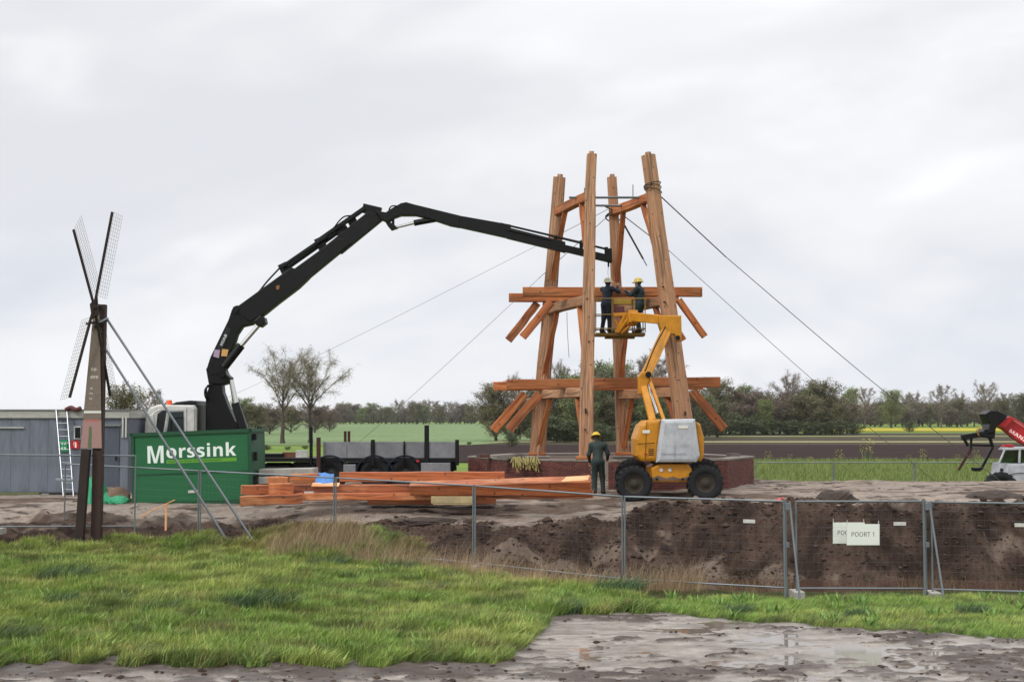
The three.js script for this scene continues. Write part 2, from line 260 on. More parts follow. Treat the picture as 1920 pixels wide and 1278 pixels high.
{ // standing water in the ditch and in the ruts
  const wm = (c, r) => mat(c, r, 0);
  const g = new THREE.ShapeGeometry(new THREE.Shape([[0.4, 31.0], [21, 31.0], [21, 35.2], [0.4, 35.2]].map(([x, d]) => new THREE.Vector2(x, d)))); g.rotateX(-Math.PI / 2); g.translate(0, -0.17, 0);
  const o = new THREE.Mesh(g, wm([0.07, 0.04, 0.03], 0.06)); o.name = 'ditch_water'; scene.add(o); tag(o, 'still brown water in the ditch at the foot of the soil bank', null, null, 'structure');
  const h = new THREE.ShapeGeometry(new THREE.Shape([[-14, 16], [14, 16], [14, 27], [0.6, 27], [0.2, 21.6], [-14, 21.2]].map(([x, d]) => new THREE.Vector2(x, d)))); h.rotateX(-Math.PI / 2); h.translate(0, -0.0075, 0);
  const q = new THREE.Mesh(h, wm([0.16, 0.13, 0.105], 0.06)); q.name = 'puddle_water'; scene.add(q); tag(q, 'shallow puddles standing in the wet sand track', null, null, 'structure');
}
// ---------------------------------------------------------------- grass and stalks
function tuft(n, h, w, lean, spread, seed, bend = 0.5) {
  const r = rng(seed), pos = [], col = [];
  for (let k = 0; k < n; k++) { const tone = 0.55 + 0.8 * r(), warm = 0.85 + 0.35 * r();
    const bx = (r() - 0.5) * spread, bz = (r() - 0.5) * spread, L = h * (0.55 + 0.6 * r()), az = r() * Math.PI * 2, wd = w * (0.7 + 0.6 * r());
    const lx = lean * (0.5 + r()) + (r() - 0.5) * 0.9, lz = (r() - 0.5) * 0.9, fx = Math.cos(az) * wd / 2, fz = Math.sin(az) * wd / 2;
    const pt = (t) => { const q = t * t * bend + t * (1 - bend); return [bx + lx * L * q, L * t * (1 - 0.28 * t * Math.abs(lx)), bz + lz * L * q]; };
    const a = pt(0), b = pt(0.5), c = pt(1);
    const L0 = [a[0] - fx, a[1], a[2] - fz], R0 = [a[0] + fx, a[1], a[2] + fz], L1 = [b[0] - fx * 0.75, b[1], b[2] - fz * 0.75], R1 = [b[0] + fx * 0.75, b[1], b[2] + fz * 0.75];
    pos.push(...L0, ...R0, ...R1, ...L0, ...R1, ...L1, ...L1, ...R1, ...c); for (let q = 0; q < 9; q++) col.push(tone * warm, tone, tone * 0.9);
  }
  const g = new THREE.BufferGeometry(); g.setAttribute('position', new THREE.Float32BufferAttribute(pos, 3)); g.setAttribute('color', new THREE.Float32BufferAttribute(col, 3)); g.computeVertexNormals(); return g;
}
function scatter(name, label, variants, m, count, seed, place) {        // place(r) -> {x, d, s, c} or null
  const r = rng(seed), per = variants.map(() => []);
  for (let k = 0; k < count; k++) { const q = place(r); if (q) per[Math.floor(r() * variants.length)].push(q); }
  const q4 = new THREE.Quaternion(), mtx = new THREE.Matrix4(), col = new THREE.Color();
  variants.forEach((g, vi) => {
    const list = per[vi]; if (!list.length) return;
    const o = new THREE.InstancedMesh(g, m, list.length); o.name = numbered(name); o.castShadow = o.receiveShadow = true;
    list.forEach((p, i) => { q4.setFromAxisAngle(V(0, 1, 0), (p.a ?? 0)); mtx.compose(V(p.x, p.y ?? height(p.x, p.d) - 0.015, -p.d), q4, V(p.s * (p.w ?? 1), p.s * (p.h ?? 1), p.s * (p.w ?? 1))); o.setMatrixAt(i, mtx); o.setColorAt(i, col.setRGB(...p.c)); });
    scene.add(o); tag(o, label, name === 'grass' ? 'grass' : name === 'soil_clods' ? 'soil' : 'plants', null, 'stuff');
  });
}
const leafMat = mat('#ffffff', 0.7, 0, { vertexColors: true, side: THREE.DoubleSide, specularIntensity: 0.5 });
const tufts = [1, 2, 3, 4].map((s) => tuft(16, 0.225, 0.008, 0.55, 0.18, s * 31));
function grassTone(x, d) {
  const a = fbm(x * 0.5 + 2, d * 0.7 + 5, 4), b = fbm(x * 1.7 + 40, d * 2.6, 3);
  let c = mix3([0.20, 0.31, 0.072], [0.31, 0.385, 0.11], sm(0.35, 0.65, a));
  c = mix3(c, [0.115, 0.165, 0.055], sm(0.54, 0.66, b) * 0.8);
  return c;
}
scatter('grass', 'long wind blown green grass on the near verge', tufts, leafMat, 145000, 5, (r) => {
  const x = -14 + r() * 17.5, d = 20.6 + r() * 17;
  const back = mix(36.6, 33.0, sm(-5.0, 0.8, x)) + (vn(x * 1.5, 4) - 0.5) * 1.1;
  if (d > back || isMud(x, d) > Math.min(0.93, 0.1 + 1.2 * r() * fbm(x * 3, d * 3, 2)) || (d > 27 && x > 2.6)) return null;
  const dry = sm(back - 2.4, back - 0.2, d) * sm(-9.5, -5, x) * sm(0.35, 0.6, fbm(x * 1.2, d, 2) + 0.12);
  let c = grassTone(x, d); const k = 0.6 + 0.75 * r(); c = mix3(c, [0.30, 0.20, 0.12], dry * 0.6 + (r() < 0.07 ? 0.7 : 0) + 0.25 * sm(0.6, 0.7, fbm(x * 1.1 + 60, d * 1.4, 3)));
  return { x, d, s: (0.72 + 0.5 * r()) * (0.45 + 1.2 * fbm(x * 1.6, d * 1.9, 3)), a: (r() - 0.5) * 2.6, c: c.map((q) => q * k) };
});
scatter('grass', 'short green grass along the foot of the right fence', tufts, leafMat, 34000, 6, (r) => {
  const x = 0.5 + r() * 14.5, d = 23.6 + r() * 8.3; if (isMud(x, d) > 0.25 + 0.4 * r()) return null;
  if (d > 30.5 + 0.6 * (vn(x * 1.3, 9) - 0.5) || (x < 4.0 && d > 29.2 + 0.7 * vn(x * 2, 3) && r() < 0.85)) return null;
  const c = grassTone(x + 30, d), k = 0.85 + 0.4 * r();
  return { x, d, s: (0.4 + 0.35 * r()) * (0.6 + 0.9 * fbm(x * 1.6, d * 1.9, 3)) * mix(1, 0.6, sm(29.5, 30.6, d)), a: (r() - 0.5) * 2.4, c: mix3(c, [0.26, 0.19, 0.1], r() < 0.07 ? 0.6 : 0).map((q) => q * k) };
});
const stalks = [1, 2, 3].map((s) => tuft(5, 0.85, 0.006, 0.16, 0.3, s * 57, 0.8));
const straw = mat('#ffffff', 0.8, 0, { vertexColors: true, side: THREE.DoubleSide });
scatter('dry_stalks', 'dry straw coloured stalks standing before the dark soil bank', stalks, straw, 4600, 8, (r) => {
  const x = -6 + r() * 10.2, dd = mix(35.2, 31.9, sm(-5.5, 2.4, x)), d = dd + (r() - 0.5) * 1.9;
  if (r() > 0.25 + 0.9 * sm(0.35, 0.62, fbm(x * 1.3 + 8, d * 0.8, 3))) return null;
  const k = 0.6 + 0.6 * r(); return { x, d, s: 0.35 + 0.9 * r() * r() + 0.15 * r(), a: (r() - 0.5) * 2.4, c: mix3([0.36, 0.26, 0.18], [0.52, 0.40, 0.27], r()).map((q) => q * k) };
});
scatter('dry_stalks', 'thin scattered dry stalks by the ditch water', stalks, straw, 420, 9, (r) => {
  const x = 2.6 + r() * 10.5, d = 30.2 + r() * 1.9; if (r() > sm(0.45, 0.7, fbm(x * 0.9, 3, 3)) + 0.12) return null;
  return { x, d, s: 0.35 + 0.45 * r(), a: r() * 6, c: mix3([0.36, 0.22, 0.12], [0.18, 0.2, 0.06], r()) };
});
scatter('meadow_grass', 'rough green grass of the meadow behind the low fence', [tuft(12, 0.35, 0.03, 0.3, 0.7, 91), tuft(12, 0.5, 0.03, 0.3, 0.8, 92)], leafMat, 26000, 10, (r) => {
  const d = 56 + r() * 66, x = 6 + (r() * 0.39 * d); return { x, d, y: -0.02, s: 0.6 + 0.7 * r(), a: r() * 6, c: mix3([0.15, 0.205, 0.06], [0.20, 0.26, 0.085], r() * 0.6 + 0.4 * fbm(x * 0.2, d * 0.1, 3)) };
});
{ // flowering rape plants along the meadow
  const fm = mat([0.5, 0.46, 0.07], 0.8, 0, { side: THREE.DoubleSide }), r = rng(412);
  const stem = tuft(16, 0.75, 0.03, 0.1, 0.45, 93); const pos = [];
  for (let k = 0; k < 70; k++) { const x = (r() - 0.5) * 0.7, y = 0.5 + r() * 0.6, z = (r() - 0.5) * 0.7; for (let t = 0; t < 3; t++) pos.push(x + (r() - 0.5) * 0.09, y + (r() - 0.5) * 0.09, z + (r() - 0.5) * 0.09); }
  const fl = new THREE.BufferGeometry(); fl.setAttribute('position', new THREE.Float32BufferAttribute(pos, 3)); fl.computeVertexNormals();
  const spots = [[1573, 118, 1.3], [1626, 122, 2.2], [1520, 110, 0.9], [1440, 122, 1.1], [1432, 100, 0.8], [1704, 116, 0.9], [1730, 124, 1.2], [1745, 110, 0.8], [1830, 120, 1.2], [1481, 122, 0.8], [1548, 96, 0.7], [1660, 102, 0.7], [1795, 118, 0.9]];
  let first;
  for (const [px, d, s] of spots) {
    const p = P(px, 800, d); p.y = -0.02; let o;
    if (!first) { o = first = thing('rape_plant', 'clump of yellow flowering rape in the meadow behind the low fence', 'plant', p, 'yellow flowering clumps in the meadow'); const a = new THREE.Mesh(stem, mat([0.13, 0.19, 0.05], 0.8, 0, { vertexColors: true, side: THREE.DoubleSide })); a.name = 'leaves'; const b = new THREE.Mesh(fl, fm); b.name = 'blossom'; o.add(a, b); }
    else { o = first.clone(); o.name = numbered('rape_plant'); o.position.copy(p); scene.add(o); }
    o.scale.setScalar(s * 0.85); o.rotation.y = px;
  }
}
const clodGeos = [1, 2, 3].map((q) => { const g = new THREE.IcosahedronGeometry(1, 1), p = g.attributes.position; for (let i = 0; i < p.count; i++) { const v = V(0, 0, 0).fromBufferAttribute(p, i), n = 0.6 + 0.8 * fbm(v.x * 2 + q * 9 + v.z, v.y * 2 + v.z * 1.7, 3); p.setXYZ(i, v.x * n, v.y * n * 0.7, v.z * n); } g.computeVertexNormals(); return g; });
const clodMat = mat('#ffffff', 0.95, 0, { specularIntensity: 0.15 });
scatter('soil_clods', 'loose dark soil crumbs covering the bank', clodGeos, clodMat, 15000, 71, (r) => {
  const x = -8 + r() * 22, dc = crest(x), d = dc - 2.7 + r() * 3.6; if (d > dc + 0.2 && r() > 0.4) return null;
  const k = 0.6 + 0.8 * r(); return { x, d, s: 0.012 + 0.055 * r() * r() * r(), w: 1.2, a: r() * 6, c: mix3([0.038, 0.025, 0.02], [0.085, 0.056, 0.042], r() * r()).map((q) => q * k) };
});
scatter('soil_clods', 'trampled dark soil crumbs on the wet track', clodGeos, clodMat, 30000, 72, (r) => {
  const x = -13 + r() * 27, d = 19 + r() * 9; const c = clods(x, d) * isMud(x, d); if (r() > c * 0.9 + 0.004) return null;
  const k = 0.6 + 0.8 * r(); return { x, d, s: 0.008 + 0.05 * r() * r() * r(), w: 1.4, a: r() * 6, c: mix3([0.04, 0.028, 0.022], [0.10, 0.07, 0.052], r() * r()).map((q) => q * k) };
});
scatter('soil_clods', 'scattered dark soil crumbs on the sandy site', clodGeos, clodMat, 5000, 73, (r) => {
  const x = -14 + r() * 32, d = crest(x) + 0.5 + r() * 11; if (r() > sm(0.45, 0.65, fbm(x * 0.8 + 2, d * 1.4, 3)) + 0.05) return null;
  const k = 0.6 + 0.8 * r(); return { x, d, s: 0.015 + 0.06 * r() * r() * r(), w: 1.4, a: r() * 6, c: mix3([0.06, 0.042, 0.032], [0.2, 0.15, 0.115], r() * r()).map((q) => q * k) };
});
scatter('soil_clods', 'big dark soil lumps along the ragged top of the bank', clodGeos, clodMat, 650, 74, (r) => {
  const x = -5 + r() * 20, dc = crest(x), d = dc - 0.5 + r() * 1.1; if (r() > sm(0.4, 0.6, fbm(x * 1.1, 8, 3)) + 0.1) return null;
  const k = 0.6 + 0.7 * r(); return { x, d, s: 0.03 + 0.13 * r() * r() * r(), w: 1.2, a: r() * 6, c: mix3([0.035, 0.023, 0.018], [0.07, 0.046, 0.035], r()).map((q) => q * k) };
});
{ // broad leaved weeds between the grass
  const g = tuft(16, 0.2, 0.05, 0.1, 0.16, 84, 0.9);
  scatter('weeds', 'broad leaved green weeds scattered through the near grass', [g], leafMat, 900, 85, (r) => {
    const x = -13.5 + r() * 27, d = 21.5 + r() * 13; if (isMud(x, d) > 0.5 || d > mix(35.5, 30.3, sm(-5, 1.5, x)) || r() > sm(0.4, 0.65, fbm(x * 0.8 + 14, d, 3)) + 0.08) return null;
    return { x, d, s: 0.6 + 0.8 * r(), a: r() * 6, c: mix3([0.10, 0.19, 0.05], [0.20, 0.30, 0.09], r()) };
  });
}
{ // darker tussocks in the near grass
  const r = rng(61), g = tuft(420, 0.46, 0.011, 0.55, 0.62, 62, 0.75), m = mat([0.05, 0.10, 0.034], 0.65, 0, { vertexColors: true, side: THREE.DoubleSide });
  let first;
  for (const [px, py, s] of [[118, 1093, 1.25], [110, 1135, 0.8], [30, 1205, 0.9], [235, 1196, 0.7], [495, 1030, 1.25], [435, 1016, 0.95], [605, 1066, 1.0], [740, 1075, 0.9], [820, 1092, 0.85], [1150, 1115, 1.2], [1045, 1150, 0.9], [300, 1020, 0.95], [215, 1015, 0.7], [680, 1195, 0.7], [910, 1180, 0.7], [478, 1125, 0.7], [1380, 1150, 0.6], [1600, 1158, 0.6], [1810, 1152, 0.7]]) {
    let d = 30; for (let k = 0; k < 12; k++) { const p = P(px, py, d); d = (EYE - height(p.x, d)) * d / Math.max(0.5, EYE - p.y); }
    const p = at(px, d); p.y -= 0.02; let o;
    if (!first) { o = first = new THREE.Mesh(g, m); o.castShadow = o.receiveShadow = true; } else o = first.clone();
    o.name = numbered('grass_tussock'); o.position.copy(p); o.scale.set(s * 1.35, s * 0.95, s); o.rotation.y = (r() - 0.5) * 0.8; scene.add(o); tag(o, 'dark green grass tussock standing out of the lighter grass', 'grass', 'dark tussocks in the near grass');
  }
}
// ---------------------------------------------------------------- trees
function treeGeo({ h, r0, fork = 0.3, wide, limbs = 14, twigs = 900, tw = 0.035, leaves = 2500, leaf = 0.28, seed, droop = 0, round = 0.6, top = 0.9, leafCol, leafCol2, up = 0.5 }) {
  const r = rng(seed), wood = [], cp = [], cc = [], tips = [];
  const seg = (a, b, ra, rb, n) => wood.push(rod(a, b, ra, rb, n));
  const trunk = []; let p = V(0, -0.15, 0); const lean = V((r() - 0.5) * 0.06, 1, (r() - 0.5) * 0.06);
  const N = 8; for (let k = 0; k <= N; k++) { trunk.push(p.clone()); p.addScaledVector(lean, h * top / N).add(V((r() - 0.5) * h * 0.02, 0, (r() - 0.5) * h * 0.02)); }
  for (let k = 0; k < N; k++) seg(trunk[k], trunk[k + 1], r0 * (1 - 0.85 * k / N) * (k ? 1 : 1.25), r0 * (1 - 0.85 * (k + 1) / N), 7);
  const onTrunk = (t) => { const f = t * N, i = Math.min(N - 1, Math.floor(f)); return trunk[i].clone().lerp(trunk[i + 1], f - i); };
  for (let k = 0; k < limbs; k++) {
    const t = fork + (1.0 - fork) * ((k + r() * 0.8) / limbs), o = onTrunk(Math.min(0.97, t)), q = (t - fork) / (1 - fork), prof = Math.pow(Math.sin(Math.PI * Math.min(1, (0.22 + 0.78 * q) * 0.93)), round);
    const az = k * 2.4 + r() * 0.9, L = wide * prof * (0.75 + 0.5 * r()) + 0.4;
    let dir = V(Math.cos(az), up + 0.5 * q + 0.2 * r() - droop * 0.3, Math.sin(az)).normalize(), a = o.clone(); const rb = r0 * 0.42 * (1 - 0.6 * q);
    const S = 4;
    for (let s = 0; s < S; s++) {
      const b = a.clone().addScaledVector(dir, L / S); seg(a, b, rb * (1 - s / S * 0.85), rb * (1 - (s + 1) / S * 0.85), 4);
      for (let m = 0; m < 2; m++) { // side shoots
        const d2 = dir.clone().add(V((r() - 0.5) * 1.8, 0.15 + (r() - 0.4) * 1.1 - droop * 0.5, (r() - 0.5) * 1.8)).normalize(), L2 = L * (0.25 + 0.3 * r()) * (0.6 + 0.4 * s / S), e = b.clone().addScaledVector(d2, L2 * 0.55), e2 = e.clone().addScaledVector(d2.clone().add(V((r() - 0.5), (r() - 0.5) * 0.8 - droop, (r() - 0.5))).normalize(), L2 * 0.5);
        seg(b, e, rb * 0.34, rb * 0.2, 3); seg(e, e2, rb * 0.2, rb * 0.08, 3); tips.push([b, e, 0.5], [e, e2, 1], [e, e2, 1]);
      }
      a = b; dir = dir.clone().add(V((r() - 0.5) * 0.5, 0.12 - droop * 0.25, (r() - 0.5) * 0.5)).normalize();
    }
    tips.push([a, a.clone().addScaledVector(dir, L * 0.2), 1]);
  }
  const tp = [], tri = (A, B, Cx, arr) => arr.push(A.x, A.y, A.z, B.x, B.y, B.z, Cx.x, Cx.y, Cx.z);
  const ends = [];
  for (let k = 0; k < twigs; k++) {
    const T = tips[Math.floor(r() * tips.length)], o = T[0].clone().lerp(T[1], r()), d = V(r() - 0.5, (r() - 0.3) * 0.9 - droop * 0.7, r() - 0.5).normalize(), L = wide * (0.10 + 0.16 * r()), e = o.clone().addScaledVector(d, L); e.y -= droop * L * 0.4;
    const s = V(r() - 0.5, r() - 0.5, r() - 0.5).cross(d).normalize().multiplyScalar(tw / 2); tri(o.clone().sub(s), o.clone().add(s), e, tp); ends.push([o, e]);
  }
  const tg = new THREE.BufferGeometry(); tg.setAttribute('position', new THREE.Float32BufferAttribute(tp, 3)); tg.computeVertexNormals();
  const c1 = leafCol ?? [0.08, 0.09, 0.03], c2 = leafCol2 ?? c1;
  let made = 0; while (made < leaves) {
    const E = ends[Math.floor(r() * ends.length)], n = 3 + Math.floor(r() * 6), cl = E[0].clone().lerp(E[1], 0.4 + 0.7 * r()), shade = 0.75 + 0.5 * r(), c = mix3(c1, c2, r());
    for (let q = 0; q < n; q++, made++) {
      const o = cl.clone().add(V((r() - 0.5) * leaf * 3.2, (r() - 0.5) * leaf * 2.6, (r() - 0.5) * leaf * 3.2)), z = leaf * (0.6 + 0.8 * r());
      const A = V(r() - 0.5, r() - 0.5, r() - 0.5).normalize().multiplyScalar(z * 0.6), B = V(r() - 0.5, r() - 0.5, r() - 0.5).normalize().multiplyScalar(z * 0.6);
      tri(o, o.clone().add(A), o.clone().add(B), cp); for (let w = 0; w < 3; w++) cc.push(c[0] * shade, c[1] * shade, c[2] * shade);
    }
  }
  const cg = new THREE.BufferGeometry(); cg.setAttribute('position', new THREE.Float32BufferAttribute(cp, 3)); cg.setAttribute('color', new THREE.Float32BufferAttribute(cc, 3)); cg.computeVertexNormals();
  tg.computeBoundingBox(); cg.computeBoundingBox(); return { wood: join(wood), twigs: flat(tg), crown: cg, h: Math.max(tg.boundingBox.max.y, leaves > 3000 ? cg.boundingBox.max.y : 0) };
}
const bark = paint('#574d43', 0.9), barkGrey = paint('#6f675d', 0.9), crownMat = mat('#ffffff', 0.75, 0, { vertexColors: true, side: THREE.DoubleSide });
const twigMat = mat('#857a6f', 0.9, 0, { side: THREE.DoubleSide });
const kinds = {};
function kind(key, name, o) { const g = treeGeo(o); kinds[key] = { name, g, h: g.h }; }
kind('bare', 'bare_tree', { h: 15, r0: 0.3, fork: 0.24, wide: 5.2, limbs: 22, twigs: 6500, tw: 0.06, leaves: 900, leaf: 0.17, seed: 3, leafCol: [0.17, 0.15, 0.11], up: 0.6 });
kind('bare2', 'bare_tree', { h: 15, r0: 0.26, fork: 0.3, wide: 4.2, limbs: 20, twigs: 5600, tw: 0.06, leaves: 1100, leaf: 0.17, seed: 14, leafCol: [0.16, 0.14, 0.09], up: 0.8 });
kind('olive', 'budding_tree', { h: 13, r0: 0.3, fork: 0.06, wide: 5.0, limbs: 26, twigs: 3400, tw: 0.07, leaves: 11000, leaf: 0.42, seed: 5, leafCol: [0.10, 0.105, 0.03], leafCol2: [0.135, 0.115, 0.042] });
kind('reddish', 'budding_tree', { h: 12, r0: 0.3, fork: 0.05, wide: 5.6, limbs: 26, twigs: 4400, tw: 0.08, leaves: 10000, leaf: 0.42, seed: 6, leafCol: [0.115, 0.078, 0.048], leafCol2: [0.095, 0.062, 0.035] });
kind('green', 'leafing_tree', { h: 13, r0: 0.28, fork: 0.08, wide: 4.4, limbs: 24, twigs: 2600, tw: 0.06, leaves: 10000, leaf: 0.4, seed: 7, leafCol: [0.115, 0.165, 0.04], leafCol2: [0.16, 0.20, 0.052] });
kind('dark', 'evergreen_tree', { h: 12, r0: 0.3, fork: 0.02, wide: 4.4, limbs: 28, twigs: 2600, tw: 0.07, leaves: 12000, leaf: 0.42, seed: 8, leafCol: [0.062, 0.082, 0.024], leafCol2: [0.10, 0.085, 0.034] });
kind('bush', 'bush', { h: 4, r0: 0.12, fork: 0.02, wide: 2.3, limbs: 18, twigs: 900, tw: 0.05, leaves: 6000, leaf: 0.26, seed: 9, leafCol: [0.045, 0.075, 0.02], leafCol2: [0.068, 0.09, 0.026], round: 0.45 });
kind('solo1', 'solitary_tree', { h: 16, r0: 0.42, fork: 0.56, wide: 5.6, limbs: 11, twigs: 4200, tw: 0.04, leaves: 7500, leaf: 0.21, seed: 21, leafCol: [0.30, 0.28, 0.13], leafCol2: [0.21, 0.20, 0.09], droop: 0.12, up: 1.35, round: 0.15, top: 0.62 });
kind('solo2', 'solitary_tree', { h: 16, r0: 0.42, fork: 0.66, wide: 6.8, limbs: 10, twigs: 4200, tw: 0.04, leaves: 7500, leaf: 0.21, seed: 25, leafCol: [0.30, 0.28, 0.13], leafCol2: [0.20, 0.20, 0.09], droop: 0.22, up: 1.2, round: 0.12, top: 0.5 });
const treeFirst = {};
function tree(key, px, d, topY, label, group, { wx = 1, turn, y = 0 } = {}) {
  if (!key.startsWith('solo')) wx *= key.startsWith('bare') ? 1.15 : key === 'dark' ? 1.2 : 1.3;
  const k = kinds[key], p = P(px, 785, d); p.y = y; const H = (HORIZON - topY) * d / F + EYE - y, s = H / k.h; let o;
  if (!treeFirst[key]) {
    o = treeFirst[key] = new THREE.Group();
    const t = new THREE.Mesh(k.g.wood, key.startsWith('bare') ? barkGrey : bark); t.name = 'trunk'; const w = new THREE.Mesh(k.g.twigs, twigMat); w.name = 'twigs'; const c = new THREE.Mesh(k.g.crown, crownMat); c.name = 'crown';
    for (const q of [t, w, c]) { q.castShadow = q.receiveShadow = true; } o.add(t, c); c.add(w);
  } else o = treeFirst[key].clone();
  o.name = numbered(k.name); o.position.copy(p); o.scale.set(s * wx, s, s * wx); o.rotation.y = turn ?? px * 0.37; scene.add(o); o.userData = {}; return tag(o, label, key === 'bush' ? 'bush' : 'tree', group);
}
tree('solo1', 530, 216, 641, 'slender spring tree with a low side limb, standing next to a leaning crowned one', null, { turn: 0.9 });
tree('solo2', 582, 220, 641, 'tall forked spring tree with drooping twigs on its right side', null, { turn: 2.2 });
const WG = 'trees of the wood edge behind the timber tower';
for (const [px, top, d, key, wx] of [[1475, 690, 335, 'bare', 0.95], [1622, 722, 560, 'bare2', 1.1], [1720, 729, 640, 'bare', 1], [1765, 717, 600, 'bare2', 1.2], [1845, 709, 600, 'bare', 0.95], [1885, 733, 620, 'bare2', 1.2], [1060, 668, 300, 'bare', 0.8], [1205, 650, 300, 'bare', 0.9], [1236, 662, 330, 'bare2', 1.2], [975, 693, 260, 'bare', 0.8], [1340, 712, 420, 'bare2', 1.2], [1700, 735, 680, 'bare2', 1.3], [1572, 738, 500, 'bare', 0.9], [1805, 730, 660, 'bare', 0.9]])
  tree(key, px, d, top, 'bare grey tree rising out of the wood edge beyond the ploughed field', WG, { wx });
for (const [px, top, d, wx] of [[1540, 706, 340, 1.1], [1345, 704, 340, 0.95], [1510, 735, 330, 1.3], [1575, 752, 330, 0.8], [930, 712, 240, 1], [1310, 735, 300, 1.1], [1650, 765, 640, 1], [1745, 755, 640, 1.2], [1795, 742, 640, 1.2], [1880, 742, 610, 1.1], [1200, 690, 290, 1]])
  tree('olive', px, d, top, 'olive brown budding tree in the wood edge beyond the ploughed field', WG, { wx });
for (const [px, top, d, wx] of [[1415, 718, 338, 1.1], [1450, 745, 330, 1.3], [1390, 748, 330, 1.1], [1700, 757, 650, 1.2], [1850, 745, 640, 1.2], [1640, 752, 660, 1.1], [965, 735, 245, 1.1], [1780, 760, 630, 1.2]])
  tree('reddish', px, d, top, 'reddish brown budding tree in the wood edge beyond the ploughed field', WG, { wx });
for (const [px, top, d, wx] of [[1672, 726, 560, 0.95], [1594, 722, 480, 0.75], [1390, 716, 350, 0.8], [1125, 668, 300, 0.8], [1150, 672, 310, 0.9], [1512, 724, 338, 0.8], [1435, 744, 326, 0.8], [1088, 694, 230, 0.8], [1228, 704, 232, 0.8], [1330, 736, 300, 0.8]])
  tree('green', px, d, top, 'fresh green leafing tree in the wood edge beyond the ploughed field', WG, { wx });
for (const [px, top, d, wx] of [[1030, 700, 240, 1.1], [1075, 690, 238, 1.1], [1120, 676, 250, 1.1], [1160, 690, 240, 1.2], [1210, 700, 240, 1.1], [1255, 700, 245, 1.2], [1300, 725, 255, 1.1], [1345, 745, 280, 1.2], [1000, 725, 240, 0.9], [1918, 730, 600, 1.1], [1100, 730, 235, 1.2], [1185, 735, 235, 1.2], [1235, 740, 235, 1.2], [1145, 735, 232, 1.1], [1060, 745, 233, 1.1]])
  tree('dark', px, d, top, 'dark dense evergreen in the wood edge behind the timber tower', WG, { wx });
for (const [px, top, d, key] of [[1322, 742, 345, 'reddish'], [1368, 735, 352, 'olive'], [1430, 730, 348, 'olive'], [1462, 738, 346, 'dark'], [1495, 722, 350, 'reddish'], [1528, 728, 352, 'dark'], [1560, 733, 352, 'olive'], [1588, 748, 356, 'reddish'], [1340, 760, 330, 'dark'], [1405, 762, 330, 'dark'], [1480, 762, 330, 'dark'], [1548, 764, 332, 'dark']])
  tree(key, px, d, top, 'tree filling the dense wood edge between the taller crowns', WG, { wx: 1.15 });
tree('bush', 1706, 395, 786, 'round dark bush standing alone before the yellow rapeseed');
for (const [px, top, d, wx] of [[1322, 775, 300, 1.5], [1360, 770, 318, 1.6], [1400, 778, 322, 1.6], [1440, 782, 325, 1.6], [1480, 785, 325, 1.5], [1525, 787, 325, 1.7], [1565, 785, 325, 1.6], [1600, 792, 328, 1.6], [1280, 775, 260, 1.5], [1020, 780, 225, 1.5], [1045, 775, 225, 1.5], [1070, 785, 225, 1.6], [1130, 790, 225, 1.6], [1210, 785, 225, 1.6]])
  tree('bush', px, d, top, 'low dark green bush at the foot of the wood edge', 'bushes at the foot of the wood edge', { wx });
for (const [px, top, d, wx] of [[960, 806, 190, 0.9], [880, 827, 205, 1.5], [500, 832, 170, 1.6], [540, 836, 172, 1.8], [573, 834, 175, 1.6]])
  tree('bush', px, d, top, 'small dark bush at the near edge of the pale crop field', 'bushes along the near edge of the crop field', { wx });
tree('olive', 235, 118, 712, 'olive budding tree rising behind the grey site cabin roof', null, { wx: 0.75 });
tree('bare2', 292, 122, 722, 'bare twiggy tree between the site cabin and the white lorry cab', null, { wx: 0.8 });
tree('reddish', 258, 112, 752, 'brown low tree behind the right end of the site cabin', null, { wx: 0.7 });
for (const [px, top, d, key, wx] of [[452, 741, 330, 'green', 1], [478, 752, 330, 'olive', 1.2], [505, 757, 350, 'reddish', 1.2], [545, 760, 380, 'olive', 1.1], [590, 752, 380, 'reddish', 1.1], [618, 762, 420, 'reddish', 1], [438, 765, 330, 'olive', 1.1]])
  tree(key, px, d, top, 'low tree of the copse behind the two tall solitary trees', 'copse behind the two solitary trees', { wx });
{
  const r = rng(99), far = 'far off spring tree in the wood along the crop field horizon';
  for (let px = 330; px < 1010; px += 11.5) { const key = ['olive', 'reddish', 'bare', 'olive', 'green', 'bare2', 'reddish'][Math.floor(r() * 7)]; tree(key, px + r() * 8, 960 + r() * 110, 748 + 14 * r() - (key.startsWith('bare') ? 4 : 0) + (px < 640 ? 8 : 0), far, 'trees of the far wood', { wx: 1.15 }); }
  for (let px = 300; px < 1010; px += 15) tree(r() < 0.5 ? 'reddish' : 'dark', px + r() * 8, 1075, 766 + 6 * r(), far, 'trees of the far wood', { wx: 1.5 });
  for (let px = 1600; px < 1960; px += 13) tree(['reddish', 'olive', 'bare', 'dark'][Math.floor(r() * 4)], px + r() * 8, 690 + r() * 40, 744 + 16 * r(), 'tree of the wood behind the yellow rapeseed', 'trees of the wood behind the rapeseed', { wx: 1.3 });
}
